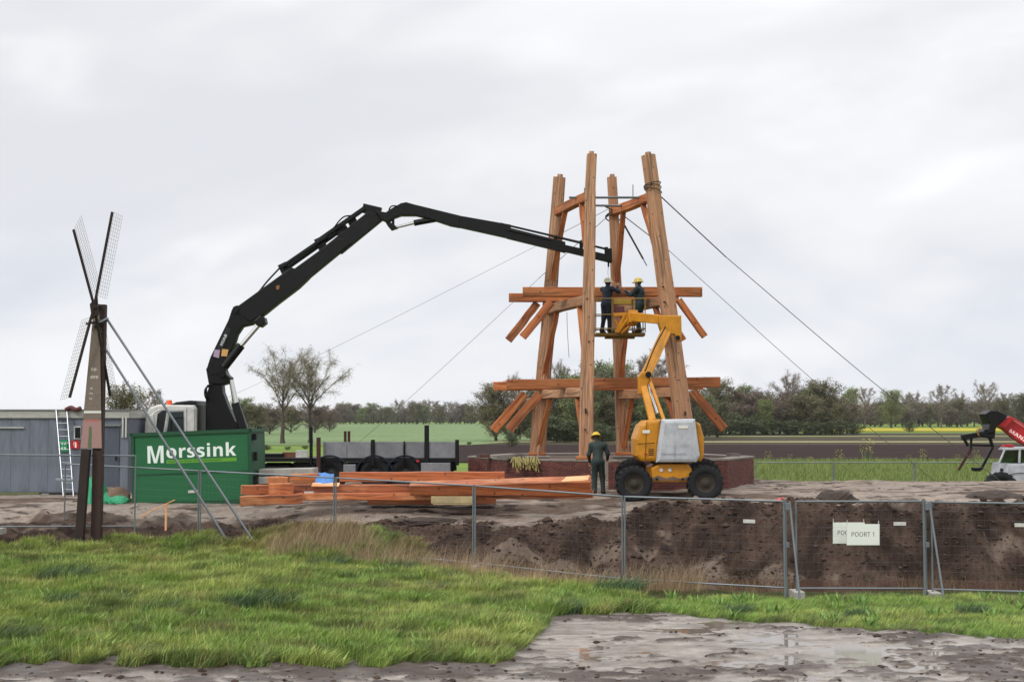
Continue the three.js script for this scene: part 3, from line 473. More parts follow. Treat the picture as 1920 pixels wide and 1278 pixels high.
// ---------------------------------------------------------------- brick foundation ring (eight walls)
const ringC = V((1145 - CX) / F * 47.4, 0, -47.4), R8 = 4.75, WALLTOP = 2.52, FLOOR = 1.45;
const brickMats = ['#6f3a33', '#7d443a', '#633530'].map((c) => paint(c, 0.85)), mortar = mat('#8c8178', 0.95), wetTop = paint('#9a8f86', 0.7);
function brickWall(a, b, thick, name, label, top = WALLTOP, caps = []) {  // a, b: ends of the outer face
  const t = thing(name, label, 'wall', V((a.x + b.x) / 2, FLOOR, (a.z + b.z) / 2)), dir = b.clone().sub(a); dir.y = 0; const L = dir.length(); dir.normalize();
  const nrm = V(-dir.z, 0, dir.x); if (nrm.dot(a.clone().sub(ringC)) < 0) nrm.multiplyScalar(-1);
  const ang = Math.atan2(-dir.z, dir.x), mid = a.clone().add(b).multiplyScalar(0.5).addScaledVector(nrm, -thick / 2 - 0.012);
  part(t, 'mortar_core', box(mid.x, (FLOOR - 0.3 + top - 0.07) / 2, mid.z, L - 0.02, top - 0.07 - FLOOR + 0.3, thick - 0.01, ang), mortar);
  const n = Math.floor((top - 0.075 - FLOOR) / 0.0635), r = rng(Math.round(a.x * 100) + 5), sets = [[], [], []];
  for (let k = 0; k < n; k++) { const y = top - 0.075 - (k + 0.5) * 0.0635; let x = (k % 2) ? -0.055 : 0; while (x < L) { const w = Math.min(0.21, L - x), x0 = Math.max(0, x), ww = x + w - x0; if (ww > 0.04) { const c = a.clone().addScaledVector(dir, x0 + ww / 2).addScaledVector(nrm, -0.045 + (r() - 0.5) * 0.006); sets[Math.floor(r() * 3)].push(box(c.x, y, c.z, ww - 0.011, 0.052, 0.1, ang)); } x += 0.221; } }
  sets.forEach((s, i) => { if (s.length) part(t, 'brick_courses', s, brickMats[i]).userData.kind = 'stuff'; });
  const cps = []; for (let x = 0.0; x < L - 0.05; x += 0.34) { const w = Math.min(0.33, L - x); const c = a.clone().addScaledVector(dir, x + w / 2).addScaledVector(nrm, -thick / 2 + 0.01); cps.push(box(c.x, top - 0.024, c.z, w, 0.05, thick + 0.02, ang)); }
  for (const g of cps) part(t, 'coping_stone', g, wetTop);
  return t;
}
const oct = []; for (let k = 0; k < 8; k++) { const A = k * Math.PI / 4; oct.push(V(ringC.x + R8 * Math.cos(A), 0, ringC.z + R8 * Math.sin(A))); }   // 0 right, 2 nearest, 4 left, 6 farthest
const lerpV = (a, b, t) => a.clone().lerp(b, t);
brickWall(oct[4], oct[3], 0.5, 'brick_wall', 'left slanting side of the low octagonal red brick foundation');
brickWall(oct[3], lerpV(oct[3], oct[2], 0.74), 0.5, 'brick_wall', 'long front brick foundation wall behind the stacked timbers');
brickWall(lerpV(oct[3], oct[2], 0.88), oct[2], 0.5, 'brick_wall', 'short brick pier beside the foundation opening and the lift wheel');
brickWall(oct[2], oct[1], 0.5, 'brick_wall', 'brick foundation wall hidden behind the yellow lift');
brickWall(oct[1], oct[0], 0.5, 'brick_wall', 'right brick foundation wall past the lift wheel');
brickWall(oct[0], oct[7], 0.5, 'brick_wall', 'far right brick foundation wall of the octagon');
brickWall(oct[7], oct[6], 0.5, 'brick_wall', 'rear right brick foundation wall of the octagon');
brickWall(oct[6], oct[5], 0.5, 'brick_wall', 'rear brick foundation wall of the octagon');
brickWall(oct[5], oct[4], 0.5, 'brick_wall', 'rear left brick foundation wall of the octagon');
for (const [px, d, lab] of [[1007, 48.2, 'brick pier under the rear left tower post'], [1168, 48.2, 'brick pier under the rear right tower post']]) {
  const p = P(px, 800, d); brickWall(V(p.x - 0.42, 0, p.z + 0.42), V(p.x + 0.42, 0, p.z + 0.42), 0.84, 'brick_pier', lab);
}
for (const [px, d, w, lab, col] of [[1300, 44.6, 0.55, 'loose brown slab on the brick wall behind the lift', '#7a5a44'], [1375, 46.9, 0.36, 'small grey slab lying on the right brick wall', '#857b73'], [945, 43.95, 0.6, 'grey slab on the front brick wall near its left corner', '#8d8a80'], [906, 45.4, 0.36, 'brown block on the left slanting brick wall', '#6b4a3c']]) {
  const p = P(px, 800, d); single('wall_slab', box(p.x, WALLTOP + 0.05, p.z, w, 0.1, 0.3, 0.4), paint(col, 0.85), lab, 'slab', 'slabs lying on the brick foundation');
}
{ // dead leaves and slings hanging over the wall below the rear left post
  const r = rng(7), gs = []; const o = P(985, 860, 43.72);
  for (let k = 0; k < 60; k++) { const x = o.x + (r() - 0.5) * 0.85, y = WALLTOP + 0.02 + r() * 0.06, z = o.z + (r() - 0.5) * 0.25; gs.push(bar(V(x, y, z), V(x + (r() - 0.5) * 0.2, y - 0.12 - r() * 0.32, o.z + 0.28 + r() * 0.05), 0.025, 0.008, { cut: 0.002 })); }
  single('dead_reed_bundle', gs, mat([0.26, 0.22, 0.07], 0.85), 'yellowish dead plants hanging over the front brick wall', 'plants');
}
// ---------------------------------------------------------------- timber tower
const tower = thing('timber_tower', 'tall orange brown timber frame of four leaning posts on the brick foundation', 'timber frame', V(ringC.x, WALLTOP, -45.8));
function post(b, t, w, w2, roll, seed) {
  const g = part(tower, 'post', bar(b, t, w, w, { w2, h2: w2, roll, hewn: 0.035, segs: 9, cut: 0.035, seed }), M.postWood);
  const d = t.clone().sub(b).normalize(); part(g, 'tenon', bar(t, t.clone().addScaledVector(d, 0.1), 0.15, 0.15, { roll, seed }), M.postWood);
  const m = b.clone().lerp(t, 0.15); part(g, 'foot_wedge', bar(b.clone().add(V(-0.3, 0.06, 0.1)), b.clone().add(V(0.3, 0.06, 0.1)), 0.3, 0.1, { seed }), M.redWood); return g;
}
const pb = (px, d) => { const p = P(px, 800, d); p.y = WALLTOP - 0.01; return p; };
const pA = [pb(1098, 43.4), P(1109, 290, 44.2)], pB = [pb(1291, 43.7), P(1216, 291, 44.3)], pC = [pb(1007, 48.2), P(1050, 332, 47.6)], pD = [pb(1168, 48.2), P(1148, 332, 47.6)];
post(...pA, 0.43, 0.31, 0.02, 11); post(...pB, 0.45, 0.35, 0.62, 12); post(...pC, 0.42, 0.33, 0.95, 13); post(...pD, 0.38, 0.3, 0.08, 14);
const tones = new Map(), toned = (m, k) => { const key = m.uuid + k; if (!tones.has(key)) { const c = m.clone(); c.color.setScalar([0.82, 0.95, 1.12, 1.25][k]); tones.set(key, c); } return tones.get(key); }; let tn0 = 0;   // timbers differ from tree to tree
const bm = (name, a, b, w, h, m0, o = {}) => { const m = toned(m0, [1, 2, 0, 3, 1, 0, 2][tn0++ % 7]); return part(tower, name, bar(a, b, w, h, { hewn: 0.02, segs: 6, cut: 0.02, seed: Math.round(a.x * 37 + b.y * 91), ...o }), m); };
bm('long_beam', P(980, 547, 45.5), P(1316, 547, 45.5), 0.3, 0.3, M.redWood);
bm('long_beam', P(954, 558, 47.5), P(1272, 558, 47.5), 0.28, 0.28, M.redWood);
bm('long_beam', P(950, 721, 45.2), P(1350, 716, 45.3), 0.3, 0.33, M.redWood);
bm('long_beam', P(925, 724, 47.6), P(1318, 722, 47.6), 0.28, 0.3, M.redWood);
const along = (p, y) => { const k = (y - p[0].y) / (p[1].y - p[0].y); return p[0].clone().lerp(p[1], k); };
const ext = (a, b, e) => { const t = b.clone().sub(a).normalize(); return [a.clone().addScaledVector(t, -e), b.clone().addScaledVector(t, e)]; };
for (const [a, b, name] of [[pC, pA], [pD, pB]]) {
  const hi = 10.72, mid = 7.42, lo = 4.57;
  bm('tie_beam', ...ext(along(a, hi), along(b, hi), 0.1), 0.26, 0.29, M.redWood); bm('tie_beam', ...ext(along(a, mid), along(b, mid), 0.15), 0.3, 0.3, M.postWood); bm('tie_beam', ...ext(along(a, lo), along(b, lo), 0.15), 0.32, 0.3, M.postWood);
  for (const [y, dy] of [[hi, 2.3], [mid, 2.2], [lo, 1.75]]) { // knee braces between posts and tie beams
    for (const [p, q] of [[a, b], [b, a]]) { const o = along(p, y), v = along(q, y).sub(o).normalize(); bm('knee_brace', along(p, y - dy).addScaledVector(v, 0.1), o.clone().addScaledVector(v, 0.95).add(V(0, -0.1, 0)), 0.17, 0.25, M.redWood); }
  }
}
for (const [x0, y0, x1, y1, d, w] of [[1034, 566, 980, 632, 45.3, 0.26], [1008, 568, 953, 638, 47.6, 0.26], [1272, 562, 1322, 631, 45.5, 0.27], [1240, 570, 1282, 638, 47.5, 0.26], [1012, 738, 954, 806, 45.2, 0.29], [985, 738, 925, 807, 47.6, 0.29], [1298, 732, 1358, 804, 45.3, 0.28]])
  bm('outer_strut', P(x0, y0, d), P(x1, y1, d), 0.2, w, w > 0.265 ? M.redWood : M.redWood);
for (const [px, py, d, w, h] of [[1098, 770, 43.3, 0.04, 0.15], [1285, 775, 43.36, 0.04, 0.12], [1101, 560, 43.68, 0.05, 0.04], [1104, 640, 43.55, 0.03, 0.05], [1243, 537, 43.72, 0.06, 0.03], [1246, 566, 43.7, 0.06, 0.04], [1097, 805, 43.22, 0.03, 0.05], [1272, 712, 43.45, 0.08, 0.02]])
  part(tower, 'peg_hole', box(...P(px, py, d).toArray(), w, h, 0.16), M.dark);
// steel tubes, slings and guys on the tower
function tubeThing(name, a, b, r, m, label, cat, group) { return single(name, rod(a, b, r, r, 7), m, label, cat, group); }
tubeThing('scaffold_tube', P(1067, 370, 45.1), P(1200, 370, 45.1), 0.04, M.galv, 'long grey scaffold tube lashed across the tower top', 'scaffold tube');
tubeThing('scaffold_tube', P(1116, 385, 45.9), P(1170, 386, 46.6), 0.04, M.galv, 'short grey scaffold tube under the long one', 'scaffold tube');
tubeThing('scaffold_tube', P(1187, 346, 45.2), P(1187, 372, 45.2), 0.016, M.galv, 'thin upright rod on the tower top beside the right post', 'rod');
tubeThing('scaffold_tube', P(1096, 352, 45.0), P(1096, 372, 45.0), 0.016, M.galv, 'thin upright rod on the tower top beside the left post', 'rod');
single('lashing_rope', [-1, 0, 1].map((k) => { const o = along(pB, 10.98 + k * 0.1), t = []; for (let q = 0; q <= 16; q++) { const A = q / 16 * Math.PI * 2; t.push(o.clone().add(V(Math.cos(A) * 0.265, Math.sin(A * 1 + k) * 0.07, Math.sin(A) * 0.265))); } return tube(t, 0.015, 5, 40); }), M.ropeDark, 'dark rope lashed round the right front post', 'rope');
single('lashing_rope', [0, 1, 2].map((k) => { const o = along(pD, 10.55 + k * 0.13), t = []; for (let q = 0; q <= 16; q++) { const A = q / 16 * Math.PI * 2; t.push(o.clone().add(V(Math.cos(A) * 0.27, Math.sin(A + k * 2) * 0.12, Math.sin(A) * 0.27))); } return tube(t, 0.022, 5, 40); }), M.ropeDark, 'dark rope lashed round the rear right post', 'rope');
single('hanging_sling', [bar(P(1166, 413, 47), P(1206, 485, 46.6), 0.06, 0.02, { cut: 0.004 }), rod(P(1206, 485, 46.6), P(1213, 498, 46.6), 0.015)], M.ropeDark, 'dark lifting sling hanging slack from the rear right post', 'sling');
single('hanging_rope', tube([P(1063, 585, 46.8), P(1064, 620, 46.8), P(1067, 670, 46.8)], 0.008, 4), M.rope, 'thin rope hanging free between the left posts', 'rope');
function guy(a, mid, b, r0, label) { single('guy_rope', [rod(a, mid, r0 * 1.7, r0 * 1.5, 6), tube([mid, mid.clone().lerp(b, 0.5).add(V(0, -0.18, 0)), b], r0, 5, 24)], M.rope, label, 'guy rope', 'guy ropes of the timber tower'); }
guy(P(1238, 367, 44.4), P(1362, 482, 45.6), V(17.9, 1.3, -51.5), 0.013, 'upper right guy rope running from the right post down past the trees');
guy(P(1168, 403, 47.4), P(1256, 471, 48), V(17.2, 0.6, -55.0), 0.010, 'lower right guy rope running from the rear right post past the trees');
guy(P(1140, 392, 47.4), P(1040, 444, 48.5), V(-17.0, 2.6, -62), 0.0055, 'long thin left guy rope rising from behind the lorry crane');
guy(P(1140, 405, 47.6), P(1010, 522, 49), V(-9.6, 0.2, -61), 0.007, 'left guy rope rising from behind the flatbed');
// ---------------------------------------------------------------- wheels, lift
function wheel(t, c, r, w, m = M.rubber, rimM = M.grey, lugs = 22, side = 1) {
  const prof = [[r * 0.55, -w / 2], [r * 0.86, -w / 2], [r * 0.97, -w * 0.4], [r, -w * 0.25], [r, w * 0.25], [r * 0.97, w * 0.4], [r * 0.86, w / 2], [r * 0.55, w / 2], [r * 0.5, 0]].map(([a, b]) => new THREE.Vector2(a, b));
  const g = new THREE.LatheGeometry(prof, 32); g.rotateX(Math.PI / 2); g.translate(c.x, c.y, c.z); const gs = [g];
  for (let k = 0; k < lugs; k++) { const A = k / lugs * Math.PI * 2; for (const q of [-1, 1]) gs.push(box(0, 0, 0, 0.05 * r / 0.5, 0.035, w * 0.52).rotateY(q * 0.5).translate(0, r + 0.003, q * w * 0.24).rotateZ(A + q * 0.07).translate(c.x, c.y, c.z)); }
  const w0 = part(t, 'wheel', gs, m);
  const h = new THREE.LatheGeometry([[0, 0.06], [r * 0.16, 0.06], [r * 0.2, 0.01], [r * 0.42, -0.01], [r * 0.5, 0.05], [r * 0.57, 0.055], [r * 0.57, -0.05]].map(([a, b]) => new THREE.Vector2(a, b)), 24); h.rotateX(Math.PI / 2); if (side < 0) h.rotateY(Math.PI); h.translate(c.x, c.y, c.z + side * (w / 2 - 0.06));
  part(w0, 'rim', h, rimM); return w0;
}
{
  const gy = height(P(1255, 800, 40.3).x, 40.3), base = P(1255, 800, 40.9); base.y = gy;
  const t = thing('boom_lift', 'yellow articulated boom lift with grey counterweight standing before the tower', 'boom lift', base);
  const rim = paint('#3a3226', 0.8), r = 0.49;
  for (const [px, d, s] of [[1188, 39.8, 1], [1321, 39.8, 1], [1186, 41.7, -1], [1318, 41.7, -1]]) { const p = P(px, 800, d); wheel(t, V(p.x, height(p.x, d) + r - 0.03, p.z), r, 0.36, M.rubber, rim, 20, s); }
  part(t, 'chassis', [plate([[1216, 876], [1232, 868], [1284, 868], [1291, 878], [1291, 901], [1218, 901]], 40.6, 1.7, 0.03), plate([[1190, 882], [1322, 882], [1322, 896], [1190, 896]], 40.75, 0.5, 0.02)], M.lift);
  for (const px of [1240, 1256]) { const p = P(px, 881, 39.74); part(t, 'reflector', rod(p, p.clone().add(V(0, 0, 0.02)), 0.05, 0.05, 12), M.white); }
  part(t, 'turntable', rod(P(1256, 869, 40.7), P(1256, 861, 40.7), 0.55, 0.55, 28), M.blackSteel);
  part(t, 'hood', plate([[1196, 797], [1207, 788], [1234, 786], [1229, 863], [1198, 863], [1188, 853], [1187, 822]], 40.6, 1.7, 0.09), M.lift, 'yellow rounded engine hood');
  part(t, 'counterweight', plate([[1235, 786], [1296, 785], [1302, 830], [1305, 853], [1298, 865], [1225, 865], [1228, 832]], 40.5, 1.95, 0.10), M.liftGrey, 'light grey counterweight block');
  part(t, 'hood', plate([[1297, 790], [1306, 794], [1313, 820], [1313, 853], [1308, 863], [1300, 863], [1304, 850], [1301, 826]], 40.6, 1.7, 0.05), M.lift);
  part(t, 'seam', [box(...P(1263, 850, 39.50).toArray(), 0.7, 0.006, 0.012), box(...P(1265, 846, 39.50).toArray(), 0.006, 0.3, 0.012)], M.grey);
  { const p = P(1211, 851, 39.72); part(t, 'marker', rod(p, p.clone().add(V(0, 0, 0.02)), 0.035, 0.035, 10), M.redPaint); }
  part(t, 'warning_sticker', [plate([[1205, 806], [1219, 806], [1219, 812], [1205, 812]], 39.74, 0.01, 0.002), plate([[1272, 798], [1290, 798], [1290, 803], [1272, 803]], 39.515, 0.01, 0.002)], mat('#d9d5c8', 0.5));
  part(t, 'hood_seam', [bar(P(1195, 832, 39.745), P(1228, 830, 39.745), 0.012, 0.012, { cut: 0.001 }), bar(P(1213, 790, 39.745), P(1210, 860, 39.745), 0.012, 0.012, { cut: 0.001 })], M.black);
  part(t, 'vent', [0, 1, 2, 3].map((k) => bar(P(1216, 842 + k * 3.4, 39.742), P(1226, 842 + k * 3.4, 39.742), 0.02, 0.016, { cut: 0.002 })), M.black);
  part(t, 'mud_splash', [plate([[1222, 896], [1234, 891], [1249, 896], [1262, 893], [1276, 897], [1290, 893], [1290, 900.5], [1219, 900.5]], 39.735, 0.012, 0.003)], paint('#7d6a58', 0.95));
  part(t, 'tow_eye', [rod(P(1232, 898, 39.72), P(1232, 898, 39.6), 0.04, 0.04, 10), rod(P(1280, 898, 39.72), P(1280, 898, 39.6), 0.04, 0.04, 10)], M.blackSteel);
  const b1 = P(1224, 790, 41.1), k1 = P(1205, 716, 41.9), hd = P(1254, 610, 43.0);
  part(t, 'lower_boom', [bar(b1, k1, 0.2, 0.22, { up: V(0, 0, 1) }), bar(P(1246, 790, 41.1), P(1214, 700, 41.9), 0.1, 0.09, { up: V(0, 0, 1) })], M.lift);
  part(t, 'lift_cylinder', [rod(P(1219, 738, 41.7), P(1214, 700, 41.9), 0.035), rod(P(1232, 775, 41.5), P(1219, 738, 41.7), 0.06)], M.chrome);
  part(t, 'knuckle', [plate([[1197, 738], [1196, 706], [1202, 697], [1212, 697], [1216, 712], [1208, 742]], 41.9, 0.42, 0.03)], M.lift);
  part(t, 'hinge_pin', rod(P(1216, 702, 42.3), P(1216, 702, 41.6), 0.09, 0.09, 14), M.blackSteel);
  const ub = part(t, 'upper_boom', [bar(k1, hd, 0.3, 0.26, { up: V(0, 0, 1) })], M.lift);
  part(ub, 'hydraulic_hose', tube([P(1208, 700, 41.7), P(1228, 650, 42.2), P(1248, 612, 42.7)], 0.02, 5), M.black);
  part(t, 'boom_head', [plate([[1233, 592], [1276, 592], [1277, 626], [1276, 640], [1266, 640], [1264, 627], [1243, 627], [1236, 612]], 43.0, 0.5, 0.03)], M.lift);
  part(t, 'head_pin', rod(P(1271, 633, 42.7), P(1271, 633, 42.78), 0.075, 0.075, 14), M.black);
  part(t, 'jib', [bar(P(1240, 599, 43.0), P(1188, 594, 43.9), 0.22, 0.28, { up: V(0, 1, 0) }), bar(P(1188, 592, 43.9), P(1183, 600, 44.25), 0.3, 0.4)], M.lift);
  part(t, 'jib_link', [bar(P(1186, 585, 44.0), P(1160, 622, 44.3), 0.08, 0.1), bar(P(1187, 606, 44.0), P(1166, 624, 44.3), 0.07, 0.07)], M.lift);
  const x0 = P(1116, 626, 44.75).x, x1 = P(1208, 626, 44.75).x, fy = P(1160, 624, 44.75).y, z0 = -44.38, z1 = -45.12;
  const bk = part(t, 'basket', [box((x0 + x1) / 2, fy - 0.06, (z0 + z1) / 2, x1 - x0, 0.09, z0 - z1), box((x0 + x1) / 2, fy - 0.14, (z0 + z1) / 2, (x1 - x0) * 0.6, 0.08, 0.4)], paint('#8a6a24', 0.7), 'muddy work platform floor');
  const rails = []; for (const y of [0.12, 0.56, 1.06]) for (const z of [z0, z1]) rails.push(rod(V(x0, fy + y, z), V(x1, fy + y, z), 0.018)); for (const y of [0.12, 0.56, 1.06]) for (const x of [x0, x1]) rails.push(rod(V(x, fy + y, z0), V(x, fy + y, z1), 0.018));
  for (const x of [x0, mix(x0, x1, 0.33), mix(x0, x1, 0.78), x1]) for (const z of [z0, z1]) rails.push(rod(V(x, fy, z), V(x, fy + 1.06, z), 0.018));
  part(bk, 'guard_rail', rails, paint('#a8884a', 0.6)); part(bk, 'control_panel', plate([[1150, 561], [1184, 561], [1184, 571], [1150, 571]], 44.42, 0.2, 0.02), paint('#a98a25', 0.6));
  part(bk, 'toolbox', plate([[1153, 575], [1170, 574], [1171, 588], [1152, 588]], 44.45, 0.25, 0.02), paint('#5f3030', 0.7));
  part(bk, 'mounting_bracket', [bar(P(1150, 590, 44.34), P(1176, 589, 44.34), 0.06, 0.12), bar(P(1172, 592, 44.3), P(1156, 622, 44.34), 0.1, 0.12), bar(P(1154, 600, 44.3), P(1164, 622, 44.34), 0.08, 0.1)], M.lift);
}
// ---------------------------------------------------------------- people
function field(bones, c, half, res, k = 0.03) {                         // smooth union of tapered capsules, meshed
  const mc = new MarchingCubes(res, M.black, false, false, 120000); mc.isolation = 0; mc.reset();
  const pre = bones.map(([a, b, ra, rb]) => { const d = b.clone().sub(a); return { a, d, l: Math.max(1e-9, d.lengthSq()), ra, rb }; });
  for (let z = 0; z < res; z++) for (let y = 0; y < res; y++) for (let x = 0; x < res; x++) {
    const px = c.x + ((x / res) * 2 - 1) * half, py = c.y + ((y / res) * 2 - 1) * half, pz = c.z + ((z / res) * 2 - 1) * half; let s = 0;
    for (const q of pre) { const vx = px - q.a.x, vy = py - q.a.y, vz = pz - q.a.z; let t = (vx * q.d.x + vy * q.d.y + vz * q.d.z) / q.l; t = t < 0 ? 0 : t > 1 ? 1 : t; const ex = vx - q.d.x * t, ey = vy - q.d.y * t, ez = vz - q.d.z * t; s += Math.exp(-(Math.sqrt(ex * ex + ey * ey + ez * ez) - (q.ra + (q.rb - q.ra) * t)) / k); }
    mc.field[x + y * res + z * res * res] = s > 0 ? k * Math.log(s) : -1;
  }
  mc.update(); const n = mc.count, g = new THREE.BufferGeometry();
  const p = new Float32Array(n * 3); for (let i = 0; i < n; i++) { p[i * 3] = c.x + mc.positionArray[i * 3] * half; p[i * 3 + 1] = c.y + mc.positionArray[i * 3 + 1] * half; p[i * 3 + 2] = c.z + mc.positionArray[i * 3 + 2] * half; }
  g.setAttribute('position', new THREE.BufferAttribute(p, 3)); g.setAttribute('normal', new THREE.BufferAttribute(mc.normalArray.slice(0, n * 3), 3)); g.setAttribute('uv', new THREE.BufferAttribute(new Float32Array(n * 2), 2)); return g;
}
function tint(g, fn) { const p = g.attributes.position, c = new Float32Array(p.count * 3), v = V(0, 0, 0); for (let i = 0; i < p.count; i++) c.set(fn(v.fromBufferAttribute(p, i)), i * 3); g.setAttribute('color', new THREE.BufferAttribute(c, 3)); return g; }
const SKIN = [0.42, 0.24, 0.17];
function handBones(w, dir, side, curl = 0.5) {                          // palm, four fingers and a thumb from the wrist on
  const d = dir.clone().normalize(), sd = V(0, 0, 0).crossVectors(d, V(0.13, 0.2, 0.97)).normalize().multiplyScalar(side), nn = V(0, 0, 0).crossVectors(sd, d).normalize(), B = [];
  const at = (a, b, c = 0) => w.clone().addScaledVector(d, a).addScaledVector(sd, b).addScaledVector(nn, c);
  B.push([at(0, 0), at(0.045, 0), 0.026, 0.028]); for (const q of [-0.027, -0.009, 0.009, 0.027]) B.push([at(0.02, q * 0.7), at(0.085, q), 0.015, 0.012]);
  [[-0.03, 0.055], [-0.01, 0.068], [0.01, 0.073], [0.03, 0.064]].forEach(([q, L]) => { const k = at(0.085, q), m = at(0.085 + L * 0.5 * Math.cos(curl * 0.6), q * 1.1, -L * 0.5 * Math.sin(curl * 0.6)), e = at(0.085 + L * (0.5 * Math.cos(curl * 0.6) + 0.42 * Math.cos(curl * 1.5)), q * 1.1, -L * (0.5 * Math.sin(curl * 0.6) + 0.42 * Math.sin(curl * 1.5))); B.push([k, m, 0.0095, 0.009], [m, e, 0.009, 0.0078]); });
  B.push([at(0.03, 0.024), at(0.055, 0.055, -0.012), 0.013, 0.011], [at(0.055, 0.055, -0.012), at(0.088, 0.064, -0.022), 0.011, 0.009]); return B;
}
function person({ label, at: o, yaw, j, cloth, trim, helmet, hold = 0.6 }) {
  // local frame: x to the person's left, y up, z forward
  const b = []; const L = (n) => V(...j[n]);
  const hipC = L('hip'), chest = L('chest'), neck = L('neck'), head = L('head');
  b.push([hipC, hipC.clone().lerp(chest, 0.5), 0.145, 0.13], [hipC.clone().lerp(chest, 0.5), chest, 0.13, 0.155], [chest, neck, 0.12, 0.06]);
  for (const s of [1, -1]) { const S = s > 0 ? 'L' : 'R', sh = L('sh' + S), el = L('el' + S), wr = L('wr' + S), kn = L('kn' + S), an = L('an' + S), hp = hipC.clone().add(V(s * 0.085, -0.03, 0)); const toe = L('toe' + S);
    b.push([chest.clone().add(V(0, 0.08, 0)), sh, 0.09, 0.075], [sh, el, 0.07, 0.056], [el, wr, 0.056, 0.04], [hp, kn, 0.11, 0.075], [kn, an, 0.074, 0.062], [an.clone().add(V(0, -0.03, -0.03)), toe, 0.055, 0.045]); }
  b.push([neck.clone().lerp(chest, 0.15), head, 0.056, 0.056]);
  const body = field(b, V(0, 0.95, 0.05), 1.12, 104, 0.022);
  tint(body, (p) => (p.y < 0.13 ? [0.02, 0.017, 0.014] : p.distanceTo(neck) < 0.075 && p.y > neck.y ? trim : fbm(p.x * 9 + 3, p.y * 7, 3) > 0.6 ? cloth.map((q) => q * 1.35) : cloth));
  const gs = [body];
  for (const s of [1, -1]) { const S = s > 0 ? 'L' : 'R', w = L('wr' + S), dr = w.clone().sub(L('el' + S)); const hb = handBones(w, dr, s, hold); gs.push(tint(field(hb, w.clone().addScaledVector(dr.clone().normalize(), 0.07), 0.13, 60, 0.004), () => SKIN)); }
  const hd = L('head'), fw = V(...(j.look ?? [0, 0, 1])).normalize(), rt = V(0, 0, 0).crossVectors(V(0, 1, 0), fw).normalize(), up = V(0, 0, 0).crossVectors(fw, rt), at = (x, y, z) => hd.clone().addScaledVector(rt, x).addScaledVector(up, y).addScaledVector(fw, z);
  const hb = [[at(0, 0.04, -0.015), at(0, 0.05, -0.02), 0.093, 0.093], [at(0, -0.03, 0.02), at(0, -0.075, 0.045), 0.07, 0.045], [at(0, 0.0, 0.085), at(0, -0.028, 0.106), 0.013, 0.017], [at(-0.022, -0.058, 0.083), at(0.022, -0.058, 0.083), 0.011, 0.011], [at(0.084, 0.012, -0.005), at(0.086, -0.022, -0.005), 0.014, 0.01], [at(-0.084, 0.012, -0.005), at(-0.086, -0.022, -0.005), 0.014, 0.01], [at(-0.04, 0.032, 0.074), at(0.04, 0.032, 0.074), 0.014, 0.014], [at(0, -0.1, 0), at(0, -0.02, 0), 0.054, 0.056]];
  const HAIR = [0.035, 0.024, 0.016]; gs.push(tint(field(hb, at(0, 0, 0), 0.19, 60, 0.012), (p) => { const q = p.clone().sub(hd), f = q.dot(fw), u = q.dot(up); const ex = Math.min(at(0.033, 0.012, 0.082).distanceTo(p), at(-0.033, 0.012, 0.082).distanceTo(p)); if (ex < 0.012) return [0.03, 0.025, 0.02]; if (Math.abs(u + 0.062) < 0.007 && f > 0.08) return [0.26, 0.1, 0.08]; return (f < -0.01 && u > -0.06) || u > 0.07 ? HAIR : SKIN; }));
  const grp = thing('person', label, 'person', o); grp.rotation.y = yaw;
  const m = new THREE.Mesh(mergeGeometries(gs.map((g) => flat(g))), mat('#ffffff', 0.8, 0, { vertexColors: true })); m.name = 'body'; m.castShadow = m.receiveShadow = true; grp.add(m);
  const hg = new THREE.LatheGeometry([[0.158, 0.0], [0.152, 0.012], [0.125, 0.012], [0.122, 0.05], [0.105, 0.1], [0.07, 0.135], [0.03, 0.15], [0, 0.152]].map(([a, c]) => new THREE.Vector2(a, c)), 24); const pk = hg.attributes.position; for (let i = 0; i < pk.count; i++) { const z = pk.getZ(i); pk.setZ(i, z * 1.12 + (z > 0.1 && pk.getY(i) < 0.02 ? 0.04 : 0)); } hg.computeVertexNormals();
  const hq = new THREE.Mesh(hg, paint(helmet, 0.4)); hq.name = 'helmet'; hq.castShadow = true; hq.quaternion.setFromRotationMatrix(new THREE.Matrix4().makeBasis(rt, up, fw)); hq.position.copy(at(0, 0.045, -0.01)); grp.add(hq);
  return grp;
}
